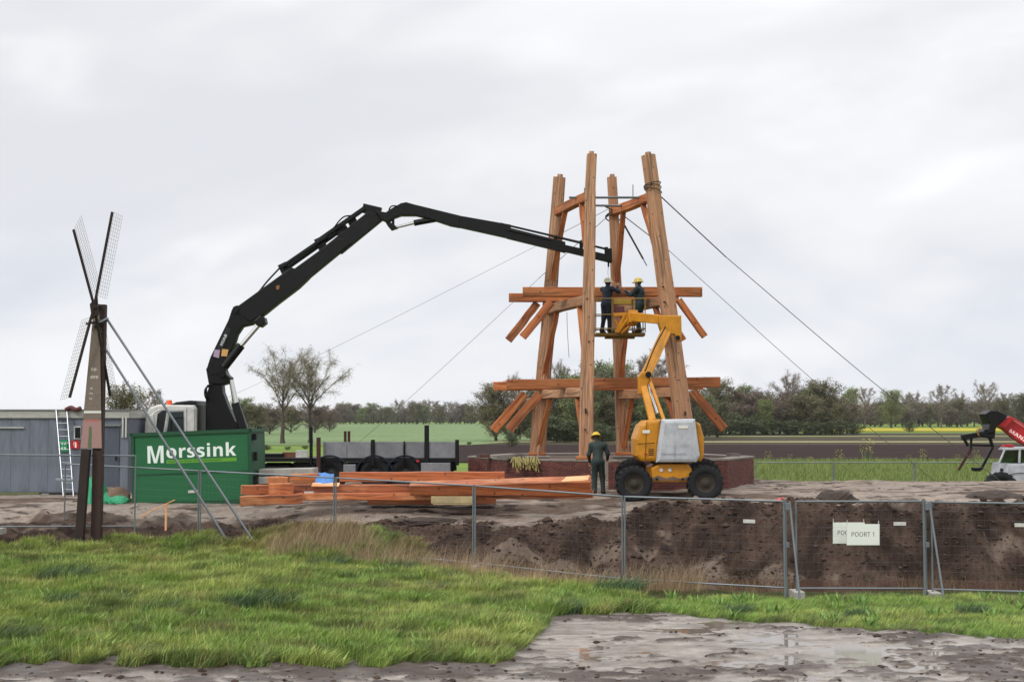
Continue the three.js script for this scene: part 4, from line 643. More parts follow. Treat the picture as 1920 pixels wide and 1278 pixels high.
{
  const p = at(1121, 40.9); p.y += 0.015;
  person({ label: 'worker in dark green overalls and yellow helmet walking on the ground to the tower', at: p, yaw: Math.PI - 0.1, cloth: [0.011, 0.024, 0.022], trim: [0.55, 0.47, 0.03], helmet: '#e6c52a',
    j: { hip: [0.0, 0.95, -0.02], chest: [0.01, 1.3, 0.1], neck: [0.02, 1.47, 0.17], head: [0.06, 1.585, 0.25], look: [0.15, -0.45, 1], shL: [0.19, 1.4, 0.12], elL: [0.27, 1.12, 0.1], wrL: [0.25, 0.92, 0.24], shR: [-0.18, 1.4, 0.12], elR: [-0.28, 1.16, 0.16], wrR: [-0.26, 1.0, 0.36], knL: [0.1, 0.5, 0.05], anL: [0.1, 0.09, -0.06], toeL: [0.12, 0.035, 0.1], knR: [-0.12, 0.5, 0.14], anR: [-0.14, 0.09, 0.12], toeR: [-0.16, 0.035, 0.28] } });
  const f1 = P(1137, 624, 44.85); f1.y += 0.0;
  person({ label: 'worker in navy jacket and white helmet reaching up from the lift platform', at: f1, yaw: Math.PI - 0.75, cloth: [0.007, 0.013, 0.028], trim: SKIN, helmet: '#ded7c0',
    j: { hip: [0.0, 0.93, 0], chest: [0, 1.28, 0.06], neck: [0, 1.46, 0.08], head: [0.01, 1.575, 0.11], look: [0.1, 0.1, 1], shL: [0.19, 1.4, 0.06], elL: [0.3, 1.32, 0.28], wrL: [0.16, 1.46, 0.45], shR: [-0.18, 1.4, 0.06], elR: [-0.3, 1.3, 0.26], wrR: [-0.12, 1.5, 0.42], knL: [0.12, 0.49, 0.03], anL: [0.16, 0.09, -0.02], toeL: [0.18, 0.035, 0.14], knR: [-0.1, 0.49, 0.04], anR: [-0.13, 0.09, 0.0], toeR: [-0.16, 0.035, 0.16] } });
  const f2 = P(1199, 624, 44.85);
  person({ label: 'worker in dark teal overalls and yellow helmet leaning on the lift platform', at: f2, yaw: -Math.PI / 2 - 0.45, cloth: [0.009, 0.022, 0.028], trim: SKIN, helmet: '#e8cf6a',
    j: { hip: [0.0, 0.93, -0.03], chest: [0, 1.27, -0.02], neck: [0, 1.45, 0.0], head: [0, 1.565, 0.03], look: [0.05, -0.1, 1], shL: [0.19, 1.39, 0.0], elL: [0.24, 1.2, 0.2], wrL: [0.2, 1.33, 0.38], shR: [-0.19, 1.39, 0.0], elR: [-0.26, 1.16, 0.16], wrR: [-0.18, 1.3, 0.36], knL: [0.1, 0.5, 0.05], anL: [0.1, 0.09, -0.02], toeL: [0.11, 0.035, 0.14], knR: [-0.1, 0.5, 0.08], anR: [-0.11, 0.09, 0.04], toeR: [-0.13, 0.035, 0.2] } });
}
// ---------------------------------------------------------------- lorry with loader crane
{
  const greys = ['#8f9096', '#85868c', '#96979b'].map((c) => paint(c, 0.6)), toneGrey = (a) => greys[a % 3];
  const D = 47, N = 45.85, base = P(570, 800, D); base.y = 1.45;
  const t = thing('crane_lorry', 'white cabbed flatbed lorry with a long black folding loader crane reaching into the tower', 'lorry', base);
  const cab = part(t, 'cab', plate([[289, 890], [287, 800], [290, 775], [297, 764], [312, 759], [378, 760], [381, 766], [381, 890]], D, 2.3, 0.06), M.white);
  part(cab, 'door_recess', plate([[308, 822], [315, 769], [345, 768], [346, 822]], N + 0.02, 0.05, 0.004), paint('#aab0b0', 0.5));
  part(cab, 'side_window', plate([[312, 812], [318, 772], [343, 771], [344, 812]], N - 0.015, 0.03, 0.004), mat('#1c2626', 0.06, 0, { metalness: 0.0 }));
  part(cab, 'windscreen', plate([[295, 776], [304, 769], [312, 769], [305, 814], [291, 814]], N + 0.0, 0.035, 0.004), mat('#15191b', 0.08));
  part(cab, 'body_seam', [bar(P(349, 766, N - 0.005), P(350, 822, N - 0.005), 0.015, 0.012, { cut: 0.001 }), bar(P(364, 766, N - 0.005), P(364, 822, N - 0.005), 0.012, 0.012, { cut: 0.001 })], M.grey);
  part(cab, 'window_frame', [bar(P(320, 806, N - 0.04), P(321, 784, N - 0.04), 0.03, 0.03), bar(P(321, 784, N - 0.04), P(343, 783, N - 0.04), 0.03, 0.03)], M.black);
  part(cab, 'mirror_arm', [tube([P(300, 768, 45.8), P(286, 776, 45.6), P(285, 800, 45.6), P(292, 812, 45.7)], 0.025, 6), plate([[281, 778], [288, 776], [289, 792], [282, 793]], 45.55, 0.12, 0.02)], M.white);
  part(cab, 'roof_deflector', plate([[325, 762], [342, 754], [368, 751], [378, 752], [381, 760], [382, 812], [376, 812], [374, 763]], D, 1.9, 0.04), M.black);
  part(cab, 'beacon', [rod(P(318, 762, 46.4), P(317, 750, 46.4), 0.1, 0.075, 14)], M.orange);
  part(t, 'chassis_frame', [bar(P(300, 880, 46.4), P(856, 873, 46.4), 0.12, 0.3), bar(P(300, 880, 47.6), P(856, 873, 47.6), 0.12, 0.3), ...[340, 430, 520, 600, 700, 800, 850].map((x) => bar(P(x, 878, 46.4), P(x, 878, 47.6), 0.1, 0.15))], M.blackSteel);
  for (const px of [330, 622, 705, 762]) for (const [d, s] of [[46.05, 1], [47.95, -1]]) { const p = P(px, 800, d); wheel(t, V(p.x, 1.45 + 0.52, p.z), 0.52, 0.4, M.rubber, M.dark, 0, s); }
  part(t, 'loading_deck', box((P(478, 0, D).x + P(860, 0, D).x) / 2, P(600, 860, D).y, -D, P(860, 0, D).x - P(478, 0, D).x, 0.12, 2.34), M.black);
  for (const [a, b] of [[606, 650], [651, 695], [703, 756], [760, 797], [804, 854]]) for (const d of [45.86, 48.14]) part(t, 'side_board', plate([[a, 828], [b, 828], [b, 858], [a, 858]], d, 0.05, 0.006), toneGrey(a));
  for (const [x, y0, w] of [[699, 824, 0.12], [758, 827, 0.05], [800, 797, 0.15], [857, 824, 0.12], [583, 800, 0.1], [486, 800, 0.17]]) for (const d of [45.82]) part(t, 'stake', bar(P(x, y0, d), P(x, 872, d), w, 0.1), M.black);
  for (const x of [647, 654]) part(t, 'stake', bar(P(x, 808, 48.1), P(x, 860, 48.1), 0.09, 0.08), M.rust);
  part(t, 'stake', bar(P(597, 820, 45.7), P(597, 893, 45.7), 0.13, 0.1), M.rust, 'rusty brown stake');
  part(t, 'locker', plate([[790, 867], [845, 867], [845, 884], [790, 884]], 45.95, 0.5, 0.02), M.grey); part(t, 'locker', plate([[645, 870], [668, 870], [668, 886], [645, 886]], 45.95, 0.5, 0.02), M.grey);
  part(t, 'fuel_tank', [rod(P(500, 884, 46.2), P(545, 884, 46.2), 0.3, 0.3, 18)], M.black); part(t, 'hydraulic_tank', plate([[552, 866], [588, 866], [588, 902], [552, 902]], 46.3, 0.6, 0.03), M.blackSteel); part(t, 'stabiliser_leg', [bar(P(476, 862, 45.7), P(476, 912, 45.7), 0.16, 0.16), box(P(476, 0, 45.7).x, 1.47, -45.7, 0.4, 0.05, 0.4), bar(P(392, 868, 46.2), P(480, 866, 46.0), 0.3, 0.26)], M.blackSteel);
  part(t, 'axle_frame', [bar(P(480, 886, 47), P(850, 882, 47), 0.9, 0.25)], M.black);
  part(t, 'tail_lamp', rod(P(783, 864, 45.78), P(783, 864, 45.74), 0.05, 0.05, 10), M.redPaint);
  part(t, 'rear_mudguard', [612, 695, 752].map((px) => { const g = new THREE.TorusGeometry(0.6, 0.05, 5, 14, Math.PI); const p = P(px + 8, 800, 46.0); g.scale(1, 1, 5); g.translate(p.x, 1.97, p.z); return g; }), mat('#1d2c38', 0.5));
  // the crane
  const col = part(t, 'crane_column', [plate([[384, 880], [388, 808], [388, 742], [393, 728], [395, 716], [418, 716], [420, 735], [430, 762], [442, 788], [463, 808], [466, 880]], 46.7, 0.5, 0.03)], M.blackSteel);
  part(col, 'slewing_cylinder', [bar(P(458, 808, 46.45), P(441, 756, 46.5), 0.26, 0.26, { up: V(0, 0, 1) })], M.blackSteel); part(col, 'piston_rod', rod(P(442, 757, 46.5), P(433, 712, 46.5), 0.1, 0.08, 12), M.chrome);
  part(col, 'hydraulic_hose', [tube([P(396, 722, 46.3), P(385, 728, 46.2), P(384, 742, 46.2), P(390, 752, 46.3)], 0.03, 6), tube([P(398, 720, 46.3), P(388, 724, 46.2), P(387, 740, 46.2), P(392, 750, 46.3)], 0.03, 6)], M.black);
  part(t, 'crane_knuckle', [plate([[389, 692], [397, 680], [420, 684], [428, 702], [435, 708], [432, 718], [420, 722], [394, 720]], 46.7, 0.6, 0.04), rod(P(416, 702, 46.2), P(416, 702, 47.2), 0.09, 0.09, 14)], M.blackSteel);
  const b1 = part(t, 'main_boom', [plate([[389, 692], [396, 670], [430, 600], [436, 582], [447, 574], [462, 568], [500, 570], [497, 590], [474, 609], [456, 613], [446, 628], [441, 645], [426, 682], [424, 702], [396, 704]], 46.6, 0.42, 0.03), plate([[440, 580], [548, 502], [566, 510], [580, 522], [560, 541], [523, 569], [497, 590], [470, 604]], 46.6, 0.46, 0.02), plate([[436, 584], [440, 576], [447, 573], [452, 580], [444, 590]], 46.6, 0.52, 0.01)], M.blackSteel);
  part(b1, 'boom_extension', [plate([[540, 514], [628, 450], [650, 448], [660, 456], [583, 519], [562, 538]], 46.6, 0.38, 0.015), plate([[610, 462], [690, 398], [708, 402], [717, 413], [668, 453], [640, 476]], 46.6, 0.32, 0.015)], M.black);
  part(b1, 'extension_cylinder', [bar(P(529, 500, 46.5), P(612, 443, 46.5), 0.12, 0.13, { up: V(0, 0, 1) }), bar(P(532, 507, 46.7), P(650, 424, 46.7), 0.12, 0.1, { up: V(0, 0, 1) }), bar(P(600, 449, 46.55), P(684, 390, 46.55), 0.14, 0.2, { up: V(0, 0, 1) }), bar(P(680, 390, 46.6), P(714, 398, 46.6), 0.3, 0.22, { up: V(0, 0, 1) })], M.blackSteel);
  part(b1, 'bracket', [[532, 500], [600, 452], [636, 428], [660, 412]].map(([x, y]) => bar(P(x - 4, y - 6, 46.6), P(x + 6, y + 14, 46.6), 0.3, 0.09, { up: V(0, 0, 1) })), M.black);
  part(b1, 'hydraulic_hose', [tube([P(441, 580, 46.4), P(480, 552, 46.4), P(500, 528, 46.4), P(527, 499, 46.4)], 0.03, 6), tube([P(450, 576, 46.4), P(490, 550, 46.4), P(515, 526, 46.4), P(540, 510, 46.4)], 0.025, 6), tube([P(623, 432, 46.5), P(634, 416, 46.4), P(645, 406, 46.4), P(660, 404, 46.5)], 0.025, 6)], M.black);
  part(b1, 'boom_cylinder', [rod(P(420, 688, 46.4), P(452, 647, 46.4), 0.14, 0.14, 14)], M.blackSteel); part(b1, 'piston_rod', rod(P(450, 650, 46.4), P(488, 606, 46.4), 0.07, 0.07, 12), M.chrome);
  part(b1, 'cylinder_lug', plate([[478, 602], [490, 592], [498, 596], [500, 606], [490, 614], [482, 610]], 46.45, 0.5, 0.03), M.blackSteel);
  const lt = canvasTex(256, 64, (g, w, h) => { g.fillStyle = '#141416'; g.fillRect(0, 0, w, h); g.fillStyle = '#c9ccd0'; g.font = 'bold 50px sans-serif'; g.textAlign = 'center'; g.textBaseline = 'middle'; g.fillText('HIAB', w / 2, h / 2 + 2); });
  part(b1, 'lettering', quad(P(404, 658, 46.37), P(425, 612, 46.37), P(433, 616, 46.37), P(412, 662, 46.37)), mat('#ffffff', 0.5, 0, { map: lt }));
  part(b1, 'sticker', quad(P(402, 655, 46.36), P(412, 656, 46.36), P(410, 671, 46.36), P(399, 668, 46.36)), mat('#a58fa6', 0.6)); part(b1, 'sticker', quad(P(416, 654, 46.36), P(428, 655, 46.36), P(425, 668, 46.36), P(414, 667, 46.36)), mat('#c99a58', 0.6));
  part(b1, 'reflector', plate([[517, 536], [524, 534], [523, 542], [518, 543]], 46.36, 0.02, 0.003), mat('#8a5a2a', 0.6));
  const jb = part(t, 'jib_boom', [plate([[704, 396], [724, 399], [736, 391], [752, 382], [762, 380], [776, 384], [862, 405], [862, 427], [845, 424], [806, 411], [780, 405], [752, 405], [738, 410], [728, 418], [716, 413]], 46.5, 0.36, 0.02), plate([[850, 403], [958, 422], [958, 448], [850, 424]], 46.5, 0.31, 0.012), plate([[950, 426], [1060, 454], [1060, 474], [950, 447]], 46.45, 0.26, 0.01), plate([[1050, 457], [1146, 479], [1146, 493], [1050, 470]], 46.4, 0.2, 0.01)], M.blackSteel);
  part(jb, 'link', [plate([[720, 412], [728, 416], [738, 420], [746, 428], [734, 432], [727, 424]], 46.5, 0.3, 0.02), bar(P(737, 410, 46.5), P(737, 426, 46.5), 0.08, 0.2, { up: V(0, 0, 1) })], M.blackSteel);
  part(jb, 'jib_cylinder', [rod(P(776, 418, 46.45), P(842, 406, 46.45), 0.1, 0.1, 12)], M.blackSteel); part(jb, 'piston_rod', rod(P(738, 427, 46.45), P(780, 417, 46.45), 0.05, 0.05, 10), M.chrome);
  part(jb, 'hydraulic_hose', tube([P(727, 400, 46.4), P(733, 387, 46.3), P(742, 386, 46.3), P(750, 392, 46.4)], 0.025, 6), M.black);
  part(jb, 'guide_rail', [bar(P(938, 419, 46.5), P(1092, 455, 46.5), 0.06, 0.07), bar(P(1030, 441, 46.4), P(1142, 468, 46.4), 0.06, 0.07), rod(P(950, 430, 46.3), P(1035, 450, 46.3), 0.025), ...[[940, 418, 940, 438], [1042, 441, 1042, 456], [1090, 451, 1090, 470], [1137, 463, 1137, 482]].map(([a, b, c, d]) => bar(P(a, b, 46.45), P(c, d, 46.45), 0.12, 0.09))], M.black);
  part(jb, 'boom_tip', [plate([[1136, 466], [1147, 466], [1148, 492], [1138, 490]], 46.4, 0.26, 0.02), rod(P(1141, 490, 46.4), P(1141, 500, 46.4), 0.03)], M.blackSteel);
  single('hoist_chain', tube([P(1141, 499, 46.4), P(1140, 510, 46.2), P(1141, 522, 46.0), P(1142, 541, 45.72)], 0.012, 5), M.steel, 'thin hoist chain hanging from the crane tip to the long beam', 'chain');
}
// loads lying on the lorry deck behind the cab
{ const y = P(600, 860, 47).y + 0.06;
  const q = (px, d, w, h, dep, m, lab, cat) => { const p = P(px, 800, d); return single('deck_load', [box(p.x, y + h / 2, p.z, w, h, dep, 0.1), box(p.x, y + h + 0.012, p.z, w * 1.04, 0.024, dep * 1.04, 0.1)], m, lab, cat, 'loads on the lorry deck'); };
  q(566, 46.6, 0.38, 0.2, 0.4, M.white, 'white topped box on the lorry deck next to the thin stake', 'box'); q(545, 46.9, 0.5, 0.14, 0.6, paint('#8d5a44', 0.8), 'brown packing block on the lorry deck beside the white box', 'block'); q(510, 46.8, 0.8, 0.1, 0.9, M.black, 'black folded gear on the lorry deck near the crane column', 'gear'); }
// ---------------------------------------------------------------- green container with lettering
{
  const d = 40.6, W = 3.46, H = 2.12, p = P(361, 949, d);
  const t = thing('green_container', 'green steel waste container with white lettering in front of the lorry cab', 'container', p); t.rotation.z = 0.038; t.rotation.y = -0.05; t.updateMatrixWorld();
  const face = canvasTex(1024, 640, (g, w, h) => {
    g.fillStyle = '#186138'; g.fillRect(0, 0, w, h); const r = rng(4);
    for (let k = 0; k < 900; k++) { g.fillStyle = r() < 0.5 ? 'rgba(0,40,15,0.06)' : 'rgba(70,140,90,0.05)'; const s = 4 + r() * 60; g.fillRect(r() * w, r() * h, s, 2 + r() * 9); }
    g.fillStyle = '#e4ece6'; g.textBaseline = 'alphabetic'; g.save(); g.translate(95, 262); g.scale(0.86, 1); g.font = 'bold 232px sans-serif'; g.fillText('M', 0, 0); g.restore(); g.save(); g.translate(276, 218); g.scale(1.06, 1); g.font = 'bold 172px sans-serif'; g.fillText('orssink', 0, 0); g.restore();
    g.fillStyle = '#5f9a2a'; g.fillRect(284, 236, 636, 34); g.fillStyle = '#0b5a30'; g.font = 'bold 27px sans-serif'; g.fillText('voor al uw sloop- en bouwmaterialen', 300, 261);
    g.fillStyle = 'rgba(60,40,25,0.28)'; for (let k = 0; k < 500; k++) { const x = r() * w, y = h - Math.pow(r(), 3) * 190; g.fillRect(x, y, 2 + r() * 7, 2 + r() * 5); }
  });
  const add = (par, name, geo, m, lab) => { const o = new THREE.Mesh(flat(geo), m); o.name = name; o.castShadow = o.receiveShadow = true; par.add(o); if (lab) o.userData.label = lab; return o; };
  const body = add(t, 'body', join([box(0, 0.06, -0.85, W, 0.12, 1.7), box(-W / 2 + 0.03, H / 2, -0.85, 0.06, H, 1.7), box(W / 2 - 0.03, H / 2, -0.85, 0.06, H, 1.7), box(0, H / 2, -1.68, W, H, 0.05), box(0, H / 2 + 0.02, -0.03, W - 0.12, H - 0.06, 0.05)]), M.greenPaint);
  add(body, 'lettered_panel', quad(V(-W / 2 + 0.1, H - 0.08, 0.006), V(W / 2 - 0.1, H - 0.08, 0.006), V(W / 2 - 0.1, 0.14, 0.006), V(-W / 2 + 0.1, 0.14, 0.006)), mat('#ffffff', 0.5, 0, { map: face }));
  const rim = []; for (const x of [-W / 2 + 0.04, W / 2 - 0.04]) rim.push(box(x, H / 2, 0.012, 0.09, H, 0.05)); rim.push(box(0, 0.06, 0.014, W - 0.17, 0.12, 0.045), box(0, 0.95, 0.016, W - 0.17, 0.03, 0.02));
  add(t, 'rib', join(rim), M.greenPaint); add(t, 'top_rail', join([box(0, H - 0.03, 0.0, W + 0.03, 0.1, 0.1), box(-W / 2, H - 0.03, -0.85, 0.09, 0.1, 1.8), box(W / 2, H - 0.03, -0.85, 0.09, 0.1, 1.8)]), M.greenPaint);
  add(t, 'label_plate', box(0.02, 0.42, 0.02, 0.27, 0.075, 0.02), M.white); add(t, 'corner_hook', join([box(W / 2 + 0.07, 1.9, -0.2, 0.1, 0.18, 0.2), box(W / 2 + 0.07, 1.35, -0.2, 0.09, 0.25, 0.12), box(W / 2 + 0.06, 0.5, -0.2, 0.08, 0.6, 0.14)]), M.black);
}
// ---------------------------------------------------------------- site cabin, ladder
{
  const d = 44.5, yb = 1.42, xl = P(-230, 0, d).x, xr = P(252, 0, d).x, yt = P(100, 769, d).y, t = thing('site_cabin', 'long slate grey site cabin with pale roof trim behind the leaning ladder', 'cabin', V((xl + xr) / 2, yb, -d));
  const z = -d; part(t, 'shell', box((xl + xr) / 2, (yb + yt) / 2, z - 1.53, xr - xl - 0.02, yt - yb - 0.02, 3), M.cabin);
  const xs = [-230, -130, -60, 0, 36, 70, 104, 136, 152, 193, 237, 252].map((x) => P(x, 0, d).x);
  for (let k = 0; k < xs.length - 1; k++) { if (k === 9) continue; part(t, 'wall_panel', box((xs[k] + xs[k + 1]) / 2, (yb + 0.05 + yt - 0.24) / 2, z - 0.015, xs[k + 1] - xs[k] - 0.006, yt - 0.24 - yb - 0.05, 0.03), M.cabin); }
  part(t, 'roof_trim', [box((xl + xr) / 2, yt - 0.12, z + 0.0, xr - xl + 0.06, 0.24, 0.12), box(xr + 0.01, yt - 0.12, z - 1.53, 0.06, 0.24, 3.0)], M.cabinTrim); part(t, 'roof_edge', box((xl + xr) / 2, yt + 0.015, z - 1.5, xr - xl + 0.1, 0.03, 3.2), M.grey);
  const dr = part(t, 'door', box(P(215, 0, d).x, yb + 1.05, z - 0.012, 0.71, 2.0, 0.03), paint('#5a6170', 0.55)); part(dr, 'door_lintel', box(P(215, 0, d).x, P(0, 797, d).y, z + 0.02, 0.8, 0.05, 0.08), M.grey); part(dr, 'door_handle', box(P(236, 0, d).x - 0.1, P(0, 858, d).y, z + 0.04, 0.05, 0.14, 0.05), M.dark);
  const wn = part(t, 'window', plate([[138, 799], [151, 799], [151, 823], [138, 823]], d - 0.02, 0.05, 0.005), M.white); part(wn, 'pane', plate([[140, 801], [150, 801], [150, 821], [140, 821]], d - 0.05, 0.02, 0.002), mat('#0c1012', 0.06));
  const wn2 = part(t, 'shutter_rail', plate([[-10, 800], [44, 800], [44, 803], [-10, 803]], d - 0.03, 0.06, 0.004), M.cabinTrim);
  part(t, 'downpipe', [rod(V(xr - 0.06, yt - 0.2, z + 0.06), V(xr - 0.06, yb + 1.75, z + 0.06), 0.03), rod(V(xr - 0.16, yt - 0.2, z + 0.06), V(xr - 0.16, yb + 1.75, z + 0.06), 0.03)], M.white);
  part(t, 'base_beam', [bar(V(xl, yb - 0.03, z + 0.05), V(P(92, 0, d).x, yb - 0.03, z + 0.05), 0.2, 0.14)], paint('#6f7a4a', 0.9)); part(t, 'support_block', [-200, -60, 95, 180, 245].map((x) => box(P(x, 0, d).x, yb - 0.16, z - 0.2, 0.4, 0.34, 0.4)), M.concrete);
  const gsn = canvasTex(128, 160, (g, w, h) => { g.fillStyle = '#1b8a55'; g.fillRect(0, 0, w, h); g.fillStyle = '#dff0e4'; for (let k = 0; k < 4; k++) { const a = Math.PI / 4 + k * Math.PI / 2; g.save(); g.translate(64 + Math.cos(a) * 36, 80 + Math.sin(a) * 44); g.rotate(a); g.beginPath(); g.moveTo(-26, 0); g.lineTo(8, -18); g.lineTo(8, -6); g.lineTo(22, -6); g.lineTo(22, 6); g.lineTo(8, 6); g.lineTo(8, 18); g.fill(); g.restore(); } });
  const s1 = thing('assembly_point_sign', 'green sign with four white inward arrows on the cabin behind the ladder', 'sign', P(119, 846, d - 0.04)); part(s1, 'panel', plate([[111, 824], [126, 824], [126, 847], [111, 847]], d - 0.03, 0.02, 0.002), mat('#1b8a55', 0.5)); part(s1, 'print', quad(P(111.5, 824.5, d - 0.045), P(125.5, 824.5, d - 0.045), P(125.5, 846.5, d - 0.045), P(111.5, 846.5, d - 0.045)), mat('#ffffff', 0.5, 0, { map: gsn }));
  const rsn = canvasTex(128, 128, (g, w, h) => { g.fillStyle = '#c21f25'; g.fillRect(0, 0, w, h); g.fillStyle = '#f0e4dc'; g.beginPath(); g.roundRect(58, 34, 30, 82, 12); g.fill(); g.fillRect(64, 18, 16, 18); g.fillRect(44, 20, 30, 8); g.fillRect(38, 22, 8, 50); });
  const s2 = thing('fire_extinguisher_sign', 'small red sign with a white fire extinguisher on the cabin below its window', 'sign', P(140, 842, d - 0.04)); part(s2, 'panel', plate([[132, 826], [148, 826], [148, 841], [132, 841]], d - 0.03, 0.02, 0.002), mat('#c21f25', 0.5)); part(s2, 'print', quad(P(132.5, 826.5, d - 0.045), P(147.5, 826.5, d - 0.045), P(147.5, 840.5, d - 0.045), P(132.5, 840.5, d - 0.045)), mat('#ffffff', 0.5, 0, { map: rsn }));
  const la = thing('ladder', 'aluminium ladder leaning against the grey site cabin', 'ladder', at(131, 43.4));
  const bl = at(121, 43.4), br = at(140, 43.4), tl = P(105, 769, d - 0.08), tr = P(125, 769, d - 0.08);
  part(la, 'stile', bar(bl, tl, 0.03, 0.07, { cut: 0.005 }), M.steel); part(la, 'stile', bar(br, tr, 0.03, 0.07, { cut: 0.005 }), M.steel); for (let k = 1; k < 13; k++) part(la, 'rung', rod(lerpV(bl, tl, k / 13), lerpV(br, tr, k / 13), 0.016), M.steel); part(la, 'foot_bar', bar(lerpV(bl, tl, 0.19).add(V(-0.18, 0, 0.06)), lerpV(br, tr, 0.19).add(V(0.05, 0, 0.06)), 0.04, 0.07, { cut: 0.006 }), M.steel);
  const c = P(138, 766, d); single('cloth_bundle', [tube([P(122, 768, d - 0.1), P(132, 764, d - 0.1), P(142, 768, d - 0.2), P(151, 765, d - 0.1)], 0.07, 7), tube([P(128, 763, d), P(138, 766, d + 0.1), P(146, 769, d)], 0.05, 7)], paint('#6a3a3c', 0.9), 'red brown rope bundle lying on the cabin roof edge', 'bundle');
}
{ // green bag with sand
  const p = at(198, 41.2), r = rng(33); const lump = (sx, sy, sz, seed, px, d) => { const g = new THREE.IcosahedronGeometry(1, 4), q = g.attributes.position; for (let i = 0; i < q.count; i++) { const v = V(0, 0, 0).fromBufferAttribute(q, i), k = 0.75 + 0.5 * fbm(v.x * 1.6 + seed + v.z, v.y * 1.9 + 5 + v.z * 1.3, 4); q.setXYZ(i, v.x * k * sx, Math.max(-0.1, v.y * k * sy), v.z * k * sz); } g.computeVertexNormals(); const o = at(px, d); g.translate(o.x, o.y, o.z); return g; };
  single('sand_pile', lump(0.55, 0.42, 0.5, 2, 212, 41.4), paint('#8d7460', 0.95), 'small brown sand pile spilling from the green bag', 'sand');
  single('green_bag', [lump(0.34, 0.78, 0.36, 9, 178, 41.0), lump(0.3, 0.3, 0.22, 17, 196, 41.0), lump(0.32, 0.18, 0.3, 23, 225, 40.9)], M.greenTarp, 'bright green tarpaulin bag slumped beside the rusty post', 'bag');
  const a = at(313, 37.6), st = thing('survey_stake', 'thin wooden stake with a slanting stick in front of the green container', 'stake', a);
  part(st, 'stake', bar(a.clone().add(V(0, -0.2, 0)), P(311, 945, 37.6), 0.05, 0.05, { cut: 0.006 }), M.paleWood); part(st, 'slanting_stick', bar(P(262, 968, 37.6), P(327, 937, 37.6), 0.04, 0.03, { cut: 0.005 }), M.paleWood);
}
